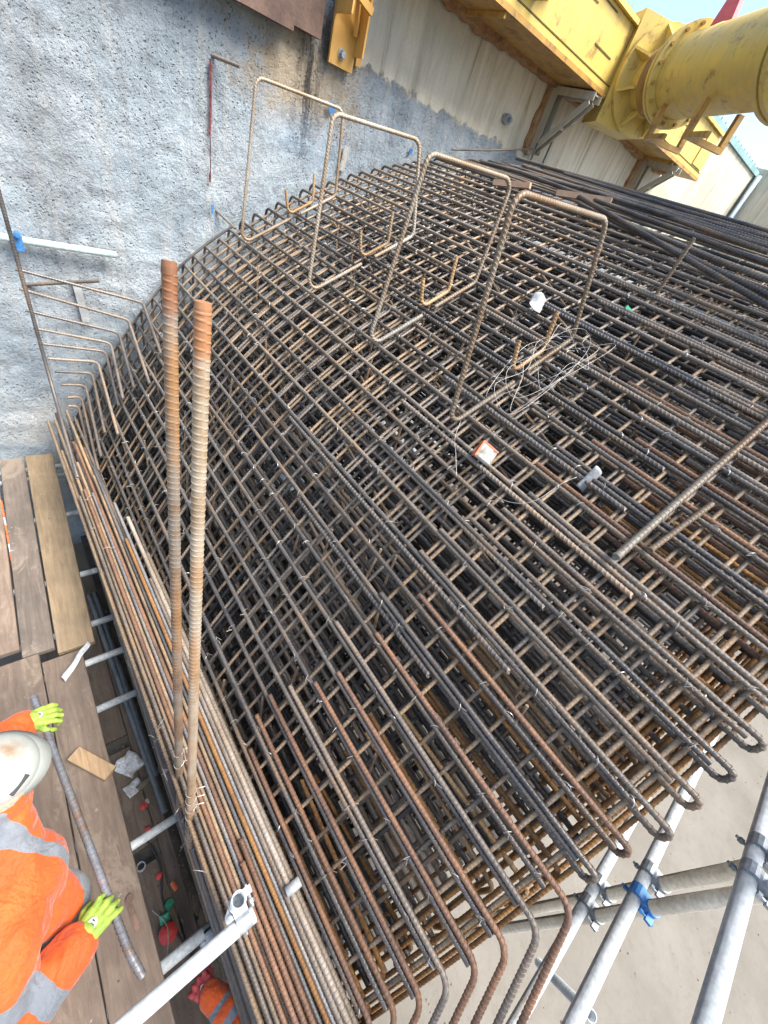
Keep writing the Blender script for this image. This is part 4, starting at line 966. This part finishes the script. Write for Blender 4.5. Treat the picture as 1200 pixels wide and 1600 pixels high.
# litter down there
sheet('paper_bag', (-0.10, 1.52, 0.30), 9, 9, 0.16, 0.18, 0.10, (0.2, 0.1, 0.6), 'cloth_bag', 'crumpled white bag lying on the lower boards in the gap', 'bag', 21)
sheet('paper_bag', (-0.12, 1.33, 0.29), 8, 8, 0.12, 0.10, 0.07, (0.1, 0.2, 0.3), 'cloth_bag', 'smaller crumpled white wrapper below the white bag', 'bag', 25)
def chip(loc, mat, label, sc=0.03, seed=0):
    bm = bmesh.new(); bmesh.ops.create_icosphere(bm, subdivisions=2, radius=sc)
    for q in bm.verts: q.co *= 1 + 0.5 * mnoise.noise(q.co * 40 + Vector((seed, 0, 0))); q.co.z *= 0.5
    me = bpy.data.meshes.new('chip'); bm.to_mesh(me); bm.free(); me.materials.append(M[mat])
    tag(link('rubble_chip', me, None, loc), label, 'scrap')
chip((-0.09, 1.17, .255), 'red', 'red chip on the lower boards below the tube', .028, 1)
chip((-0.06, 1.19, .255), 'carton', 'pale stone chip beside the red chip in the gap', .02, 2)
chip((-0.10, 1.00, .255), 'red', 'small red chip near the dark gap in the lower boards', .022, 3)
chip((-0.11, 0.67, .255), 'red', 'faint red chip on the lower board below the tube', .022, 4)
tag(MB().tube([(-0.05, 0.58, .26), (-0.035, 0.52, .26)], 0.016, 10).obj('cable_reel', 'orange_plastic'), 'short orange plastic piece by the edge timber', 'scrap')
tag(MB().tube([(0, 0, 0), (0, 0, .05)], 0.03, 14, hollow=.006).obj('white_cup', 'white', loc=(-0.20, 0.79, .245)), 'small white plastic cup lying under the board edge', 'cup')
rb_ = empty('red_bucket', (-0.155, 0.33, .24)); tag(rb_, 'crushed red plastic pot with green lid on the lower boards', 'bucket')
v, f = sweep([(0, 0, 0), (0, 0, .05), (.01, -.01, .10)], [.045, .05, .058], 14); mesh_obj('pot', v, f, 'red', rb_, True)
MB().disc((0.01, .085, .03), (0.1, 1, .3), .032, .05, 12).obj('lid', 'green', rb_); 
tag(MB().disc((-0.10, 0.47, .26), (0.2, .3, 1), .028, .03, 12).obj('green_puck', 'green'), 'round green plastic cap near the red pot', 'cap')
tag(MB().tube(catmull(np.array([(-.20, .50, .30), (-.14, .36, .40), (-.17, .22, .50), (-.24, .12, .60), (-.22, 0.0, .9)]), 6), 0.003, 5).obj('thin_cable', 'carton'), 'thin pale cable looping past the red pot', 'cable')
tag(MB().tube(catmull(np.array([(-.13, .95, .26), (-.09, .72, .25), (-.13, .52, .25), (-.10, .30, .25), (-.05, .1, .25)]), 6), 0.008, 6).obj('black_hose', 'black'), 'thin black hose lying along the lower boards', 'hose')
# gravel-like debris scattered on the lower boards and floor
v = []; f = []
def pebble(p, r):
    global v, f
    o_ = len(v); a = random.uniform(0, 6.28)
    for k in range(5):
        th = a + k * 1.2566; v.append((p[0] + r * math.cos(th) * random.uniform(.6, 1.2), p[1] + r * math.sin(th) * random.uniform(.6, 1.2), p[2]))
    v.append((p[0], p[1], p[2] + r * .8))
    f += [(o_ + k, o_ + (k + 1) % 5, o_ + 5) for k in range(5)]
for i in range(900): pebble((random.uniform(-.5, .05), random.uniform(-.4, 3.8), .241), random.uniform(.002, .008))
for i in range(700): pebble((random.uniform(0.8, 9), random.uniform(-6, -0.7), .001), random.uniform(.003, .010) * (1 if random.random() < .95 else 2.5))
tag(mesh_obj('grit', v, f, 'dirt'), 'scattered grit and crumbs of concrete on the floor', 'grit', kind='stuff')

# ------------------------------------------------------------------ near guardrail scaffold (right)
gs = empty('edge_scaffold', (1.2, -0.7, 0)); tag(gs, 'galvanised tube scaffold guardrail beside the near end of the cage', 'scaffold'); GO = Vector(gs.location)
for z, m_ in ((3.351, 'galv'), (2.844, 'galv'), (2.516, 'galv')):
    tpart((-0.3, -0.76, z), (6.5, -0.76, z - .02), mat=m_, par=gs, org=GO)
for x in (1.452, 1.338): tpart((x, -0.814, 0.0), (x, -0.814, 4.2), mat='galv_dirty', par=gs, org=GO)
tpart((1.58, -1.15, 1.3), (1.30, -1.15, 2.05), par=gs, org=GO, mat='galv')
for (x, z, mm) in ((1.452, 3.351, 'coupler'), (1.338, 3.351, 'coupler'), (1.452, 2.844, 'coupler'), (1.338, 2.844, 'blue_paint'), (1.452, 2.516, 'coupler'), (1.338, 2.516, 'coupler')):
    coupler((x, -0.814, z), (0, 0, 1), (1, 0, 0), mm, gs, GO)
# ------------------------------------------------------------------ people
def capsule(a, b, ra, rb, n=14):
    a, b = np.array(a, float), np.array(b, float); d = (b - a); L = np.linalg.norm(d); d /= L
    P = []; R_ = []
    for k in range(5):
        th = math.pi / 2 * k / 5; P.append(a - d * ra * math.cos(th)); R_.append(max(ra * math.sin(th), 1e-4))
    P += [a, b]; R_ += [ra, rb]
    for k in range(1, 6):
        th = math.pi / 2 * k / 5; P.append(b + d * rb * math.sin(th)); R_.append(max(rb * math.cos(th), 1e-4))
    return sweep(P, R_, n)
def fuse(name, parts, voxel, smooth=6, mats=None, matfn=None, parent=None, org=(0, 0, 0), folds=0.0):
    """tapered limbs fused into one continuous surface"""
    mb = MB()
    for p in parts: mb.add(*capsule(*p))
    me = bpy.data.meshes.new(name + '_raw'); me.from_pydata([tuple(Vector(p) - Vector(org)) for p in mb.v], [], mb.f)
    o_ = bpy.data.objects.new(name + '_raw', me); COL.objects.link(o_)
    m1 = o_.modifiers.new('r', 'REMESH'); m1.mode = 'VOXEL'; m1.voxel_size = voxel
    m2 = o_.modifiers.new('s', 'SMOOTH'); m2.iterations = smooth; m2.factor = 0.5
    dg = bpy.context.evaluated_depsgraph_get(); out = bpy.data.meshes.new_from_object(o_.evaluated_get(dg))
    bpy.data.objects.remove(o_); out.name = name
    out.materials.clear()
    for mm in mats: out.materials.append(M[mm])
    out.polygons.foreach_set('use_smooth', [True] * len(out.polygons))
    if folds:
        nrm = [q.normal.copy() for q in out.vertices]
        for q, nv_ in zip(out.vertices, nrm):
            p = q.co + Vector(org)
            w1 = mnoise.noise(Vector((p.x * 9, p.y * 9, p.z * 4))) ; w2 = 1 - abs(mnoise.noise(Vector((p.x * 6 + 5, p.y * 11, p.z * 14)))) * 2.2
            q.co += nv_ * (folds * (0.5 * w1 + 0.8 * w2))
    if matfn: out.polygons.foreach_set('material_index', [matfn(Vector(p.center) + Vector(org)) for p in out.polygons])
    out.update()
    return link(name, out, parent)
def hivis(name, bands):
    """orange work cloth with sewn-on reflective bands: each band = (point, direction, half width, reach)"""
    mt, t, b = nodes_of(name)
    v = coords(t, (1, 1, 1), False)
    tc = N(t, 'ShaderNodeTexCoord')
    fold = noise_(t, coords(t, (1, 1, 0.6), False), 9, 3, 0.55, 0.8)
    c = ramp(t, noise_(t, v, 6, 5, .6), [(0.3, (0.46, 0.060, 0.004)), (0.6, (0.55, 0.080, 0.006)), (0.8, (0.58, 0.105, 0.010))])
    for p, d, hw, reach in bands:
        d = Vector(d).normalized()
        sub = N(t, 'ShaderNodeVectorMath', operation='SUBTRACT'); t.links.new(tc.outputs['Object'], sub.inputs[0]); sub.inputs[1].default_value = p
        dt = N(t, 'ShaderNodeVectorMath', operation='DOT_PRODUCT'); t.links.new(sub.outputs[0], dt.inputs[0]); dt.inputs[1].default_value = d
        ln = N(t, 'ShaderNodeVectorMath', operation='LENGTH'); t.links.new(sub.outputs[0], ln.inputs[0])
        ab = math_(t, 'ABSOLUTE', math_(t, 'MULTIPLY_ADD', math_(t, 'SUBTRACT', fold, .5), 0.02, dt.outputs['Value']))
        mk = math_(t, 'MULTIPLY', math_(t, 'LESS_THAN', ab, hw), math_(t, 'LESS_THAN', ln.outputs['Value'], reach))
        c = mixc(t, mk, c, (0.14, 0.155, 0.175))
    t.links.new(c, b.inputs['Base Color']); b.inputs['Roughness'].default_value = 0.75
    b.inputs['Sheen Weight'].default_value = 0.15
    h = math_(t, 'ADD', fold, math_(t, 'MULTIPLY', noise_(t, v, 28, 3, .6, .5), .25))
    bump_(t, b, h, 0.7, 0.05)
    M[name] = mt
M['skin'] = noisy('skin', [(0.3, (0.42, 0.24, 0.17)), (0.7, (0.52, 0.31, 0.23))], 12, (0.45, 0.6), 0, 0.1, 0.002, rnd=False)
M['glove'] = noisy('glove', [(0.3, (0.16, 0.24, 0.035)), (0.5, (0.26, 0.38, 0.05)), (0.8, (0.33, 0.46, 0.08))], 18, (0.6, 0.8), 0, 0.5, 0.003, 120, rnd=False)
M['redglove'] = noisy('redglove', [(0.3, (0.40, 0.05, 0.06)), (0.7, (0.55, 0.10, 0.11))], 18, (0.6, 0.8), 0, 0.5, 0.003, 120, rnd=False)
M['boot'] = noisy('boot', [(0.3, (0.05, 0.035, 0.025)), (0.7, (0.12, 0.085, 0.06))], 10, (0.6, 0.8), 0, 0.3, 0.003)
def helmet_mat():
    mt, t, b = nodes_of('helmet_shell')
    v = coords(t, (1, 1, 1), False); tc = N(t, 'ShaderNodeTexCoord')
    c = ramp(t, noise_(t, v, 9, 6, .6), [(0.3, (0.29, 0.315, 0.29)), (0.6, (0.36, 0.385, 0.36))])
    sub = N(t, 'ShaderNodeVectorMath', operation='DISTANCE'); t.links.new(tc.outputs['Object'], sub.inputs[0]); sub.inputs[1].default_value = (0.045, 0.045, 0.105)
    sm = math_(t, 'MULTIPLY_ADD', math_(t, 'SUBTRACT', noise_(t, v, 30, 7, .75), .5), 0.10, sub.outputs['Value'])
    c = mixc(t, ramp(t, sm, [(0.0, (0.85, .85, .85)), (0.065, (0, 0, 0))]), c, (0.20, 0.115, 0.055))
    c = mixc(t, ramp(t, noise_(t, v, 55, 6, .7), [(0.62, (0, 0, 0)), (0.72, (.35, .35, .35))]), c, (0.35, 0.32, 0.26))
    t.links.new(c, b.inputs['Base Color']); b.inputs['Roughness'].default_value = 0.35
    M['helmet_shell'] = mt
helmet_mat()
def make_glove(parent, wrist, knuckle, bar_dir, down, mat, org, flip=1):
    """palm, four unequal bent fingers closing over the bar, thumb from the side of the palm"""
    W, K = np.array(wrist), np.array(knuckle); fwd = (K - W); ln = np.linalg.norm(fwd); fwd /= ln
    bd = np.array(bar_dir, float); bd -= fwd * np.dot(bd, fwd); bd /= np.linalg.norm(bd)
    dn = np.array(down, float); dn -= fwd * np.dot(dn, fwd) + bd * np.dot(dn, bd); dn /= np.linalg.norm(dn)
    parts = [(W - fwd * .03, W + fwd * .02, .040, .037)]
    for k, (o, lf) in enumerate(zip((-.034, -.0115, .0115, .034), (.86, 1.0, .96, .78))):
        kn = K + bd * o
        parts.append((W + bd * o * .55 + fwd * .01, kn, .024, .0165))
        p1 = kn + fwd * .042 * lf + bd * o * .25 + dn * .006
        p2 = p1 + fwd * .020 * lf + dn * .026 * lf
        p3 = p2 - fwd * .012 * lf + dn * .024 * lf
        parts += [(kn, p1, .0125, .0112), (p1, p2, .0112, .0104), (p2, p3, .0104, .0092)]
    tb = W + fwd * .03 + bd * flip * .034 + dn * .008
    t1 = tb + fwd * .03 + bd * flip * .026 + dn * .02; t2 = t1 + fwd * .028 + bd * flip * .004 + dn * .022
    parts += [(W + fwd * .015 + bd * flip * .02, tb, .020, .0165), (tb, t1, .0155, .0135), (t1, t2, .0135, .0105)]
    g_ = fuse('glove', parts, 0.0042, 3, [mat], None, parent, org)
    # printed badge on the back of the hand
    c = W + (K - W) * 0.55 - dn * 0.0245; n = 18
    ring = [c + fwd * .026 * math.cos(a) * 1 + bd * .017 * math.sin(a) for a in np.linspace(0, 2 * math.pi, n, endpoint=False)]
    vv = [tuple(p - np.array(org)) for p in ring] + [tuple(p + dn * .012 - np.array(org)) for p in ring]
    mesh_obj('badge', vv, [tuple(range(n))[::-1]] + [(i, (i + 1) % n, n + (i + 1) % n, n + i) for i in range(n)], 'white', g_)
    mb = MB()
    for o1, o2, l_ in ((-.016, -.004, .010), (-.005, .002, .012), (.006, -.003, .011), (.015, .002, .008)):
        q = c + fwd * o1 - dn * .001 - np.array(org); mb.beam(q - bd * l_ * .6 + bd * o2, q + bd * l_ * .6 + bd * o2, .004, .001, tuple(dn))
    mb.obj('badge_lettering', 'black', g_)
    return g_

# --- crouching worker on the left boards
ORG = (-0.75, 0.55, 1.5)
wk = empty('person', ORG)
tag(wk, 'worker in orange hi-vis jacket and white helmet holding a ribbed bar on the boards', 'person')
rel = lambda p: tuple(np.array(p) - np.array(ORG))
J = dict(pel=(-.76, .56, 2.02), bel=(-.60, .52, 2.14), che=(-.47, .60, 2.36), nek=(-.41, .76, 2.55), hd=(-.41, .862, 2.685), lsh=(-.56, .86, 2.46), rsh=(-.49, .42, 2.42),
         lel=(-.66, 1.10, 2.30), lwr=(-.40, 1.225, 2.262), rel_=(-.60, .205, 2.24), rwr=(-.345, .325, 2.265), lk=(-.70, .86, 1.62), rk=(-.70, .30, 1.60), la=(-1.0, .82, 1.58), ra=(-1.0, .36, 1.58))
hivis('hivis_a', [(rel((-.43, .265, 2.25)), np.array(J['rwr']) - np.array(J['rel_']), .034, .16),
                  (rel((-.53, 1.165, 2.28)), np.array(J['lwr']) - np.array(J['lel']), .03, .14),
                  (rel((-.46, .50, 2.27)), (.45, -.30, .85), .032, .24),
                  (rel((-.47, .66, 2.46)), (.25, .9, -.35), .022, .22),
                  (rel((-.55, .33, 2.33)), np.array(J['rel_']) - np.array(J['rsh']), .03, .13)])
parts = [(J['pel'], J['bel'], .165, .165), (J['bel'], J['che'], .160, .165), (J['che'], J['nek'], .13, .06), (J['nek'], J['hd'], .055, .09),
         ((-.54, .76, 2.42), (-.48, .48, 2.40), .115, .115), ((-.44, .52, 2.26), (-.39, .50, 2.16), .12, .105), ((-.52, .44, 2.14), (-.42, .46, 2.10), .10, .085),
         (J['lsh'], J['lel'], .090, .078), (J['lel'], J['lwr'], .078, .062), (J['rsh'], J['rel_'], .100, .095), (J['rel_'], J['rwr'], .095, .070),
         ((-.78, .66, 1.98), J['lk'], .115, .085), (J['lk'], J['la'], .080, .06), ((-.78, .46, 1.98), J['rk'], .115, .085), (J['rk'], J['ra'], .080, .06),
         ((-.405, .862, 2.69), (-.39, .867, 2.67), .084, .080), ((-.313, .88, 2.65), (-.300, .882, 2.64), .018, .015)]
def mf(p): return 1 if p.z > 2.655 else 0
fuse('body', parts, 0.0115, 5, ['hivis_a', 'skin'], mf, wk, ORG, folds=0.011)
make_glove(wk, (-.375, 1.225, 2.275), (-.315, 1.225, 2.268), (0, 1, 0), (0.1, 0, -1), 'glove', ORG, -1)
make_glove(wk, (-.325, .330, 2.285), (-.262, .362, 2.275), (-.35, 1, 0), (0.1, 0, -1), 'glove', ORG, 1)
for p, q in ((J['la'], (-1.08, .82, 1.55)), (J['ra'], (-1.08, .36, 1.55))):
    fuse('boot', [(p, q, .06, .055), (q, (q[0] - .02, q[1], 1.56), .055, .05)], 0.012, 3, ['boot'], None, wk, ORG)
# helmet: ridged shell, brim and peak, vent slots, pad
hc = Vector((-.402, .872, 2.70)); hl = empty('helmet_base', (0, 0, 0)); bpy.data.objects.remove(hl)
v = []; f = []; nu, nv = 48, 14
rot = Matrix.Rotation(math.radians(6), 4, 'Y') @ Matrix.Rotation(math.radians(16), 4, 'X')
for j in range(nv + 1):
    ph = math.pi / 2 * j / nv
    for i in range(nu):
        th = 2 * math.pi * i / nu
        rx, ry, rz = .118, .116, .122
        bump = 1 + 0.03 * max(0, math.cos(3 * th * 0)) * (1 if abs(math.sin(th)) < .22 and ph > .5 else 0)
        q = Vector((rx * math.cos(th) * math.cos(ph), ry * math.sin(th) * math.cos(ph), rz * math.sin(ph) * bump))
        v.append(q)
for j in range(nv):
    for i in range(nu): f.append((j * nu + i, j * nu + (i + 1) % nu, (j + 1) * nu + (i + 1) % nu, (j + 1) * nu + i))
o2 = len(v)
for i in range(nu):     # brim, longer over the face
    th = 2 * math.pi * i / nu; e = .012 + .016 * max(0, math.cos(th)) ** 3
    v.append(Vector(((.118 + e) * math.cos(th), (.116 + e * .8) * math.sin(th), -.012 - .012 * max(0, math.cos(th)))))
for i in range(nu): f.append((o2 + i, o2 + (i + 1) % nu, (i + 1) % nu, i))
hm = mesh_obj('helmet', v, f, 'helmet_shell', wk, True)
hm.matrix_local = Matrix.Translation(hc - Vector(ORG)) @ Matrix.Rotation(math.radians(-12), 4, 'Z') @ rot
md = hm.modifiers.new('t', 'SOLIDIFY'); md.thickness = 0.004
MB().beam((.092, -.043, .064), (.053, -.091, .055), .016, .012).obj('vent_slot', 'black', hm)
MB().box((-.022, -.108, .054), (.018, -.072, .084), bev=.004).obj('lamp_clip', 'board_grey', hm)
# the bar he holds
pts = fillet([(-.345, 1.36, 2.235), (-.205, .215, 2.235), (-.185, .12, 2.20)], .12)
me = rebar_mesh('held_rebar', pts - np.array([-.345, 1.36, 2.235]), 0.0150, 0.020, 'held')
hb = link('held_rebar', me, None, (-.345, 1.36, 2.235)); tag(hb, 'ribbed steel bar with orange rust held by the worker in yellow gloves', 'steel bar')

# --- second worker below, only an arm in view
ORG2 = (0.06, -0.62, 0.0)
w2 = empty('person', ORG2)
tag(w2, 'worker below the platform, orange sleeve with grey bands reaching up at the bottom edge', 'person')
r2 = lambda p: tuple(np.array(p) - np.array(ORG2))
hivis('hivis_b', [(r2((.035, -.215, 1.46)), (-.3, 1, -.1), .018, .2), (r2((.01, -.150, 1.45)), (-.3, 1, -.1), .012, .2), (r2((.06, -.6, 1.15)), (0, 0, 1), .03, .5)])
parts = [((.06, -.62, .98), (.06, -.60, 1.2), .15, .155), ((.06, -.60, 1.2), (.06, -.56, 1.42), .16, .13), ((-.08, -.56, 1.44), (.18, -.54, 1.44), .085, .085), ((.06, -.56, 1.5), (.06, -.55, 1.62), .055, .055), ((.06, -.55, 1.66), (.06, -.53, 1.72), .092, .095),
         ((.14, -.50, 1.44), (.05, -.21, 1.42), .085, .082), ((.05, -.21, 1.42), (-.005, -.10, 1.38), .080, .058), ((-.10, -.56, 1.42), (-.14, -.60, 1.15), .075, .065), ((-.14, -.60, 1.15), (-.12, -.52, .92), .062, .05),
         ((-.01, -.62, .95), (-.02, -.60, .5), .10, .075), ((-.02, -.60, .5), (-.02, -.64, .1), .07, .05), ((.13, -.62, .95), (.14, -.60, .5), .10, .075), ((.14, -.60, .5), (.14, -.64, .1), .07, .05)]
fuse('body', parts, 0.012, 5, ['hivis_b', 'skin'], lambda p: 1 if p.z > 1.57 else 0, w2, ORG2, folds=0.010)
make_glove(w2, (-.012, -.085, 1.375), (-.035, -.045, 1.36), (1, .4, 0), (-.1, .1, -1), 'redglove', ORG2, 1)
for x in (-.02, .14): fuse('boot', [((x, -.66, .06), (x, -.50, .045), .055, .045)], .012, 3, ['boot'], None, w2, ORG2)
v = []; f = []
for j in range(9):
    ph = math.pi / 2 * j / 8
    for i in range(28):
        th = 2 * math.pi * i / 28; v.append((.125 * math.cos(th) * math.cos(ph), .15 * math.sin(th) * math.cos(ph), .125 * math.sin(ph)))
for j in range(8):
    for i in range(28): f.append((j * 28 + i, j * 28 + (i + 1) % 28, (j + 1) * 28 + (i + 1) % 28, (j + 1) * 28 + i))
mesh_obj('helmet', v, f, 'helmet_shell', w2, True, (0, .08, 1.70))
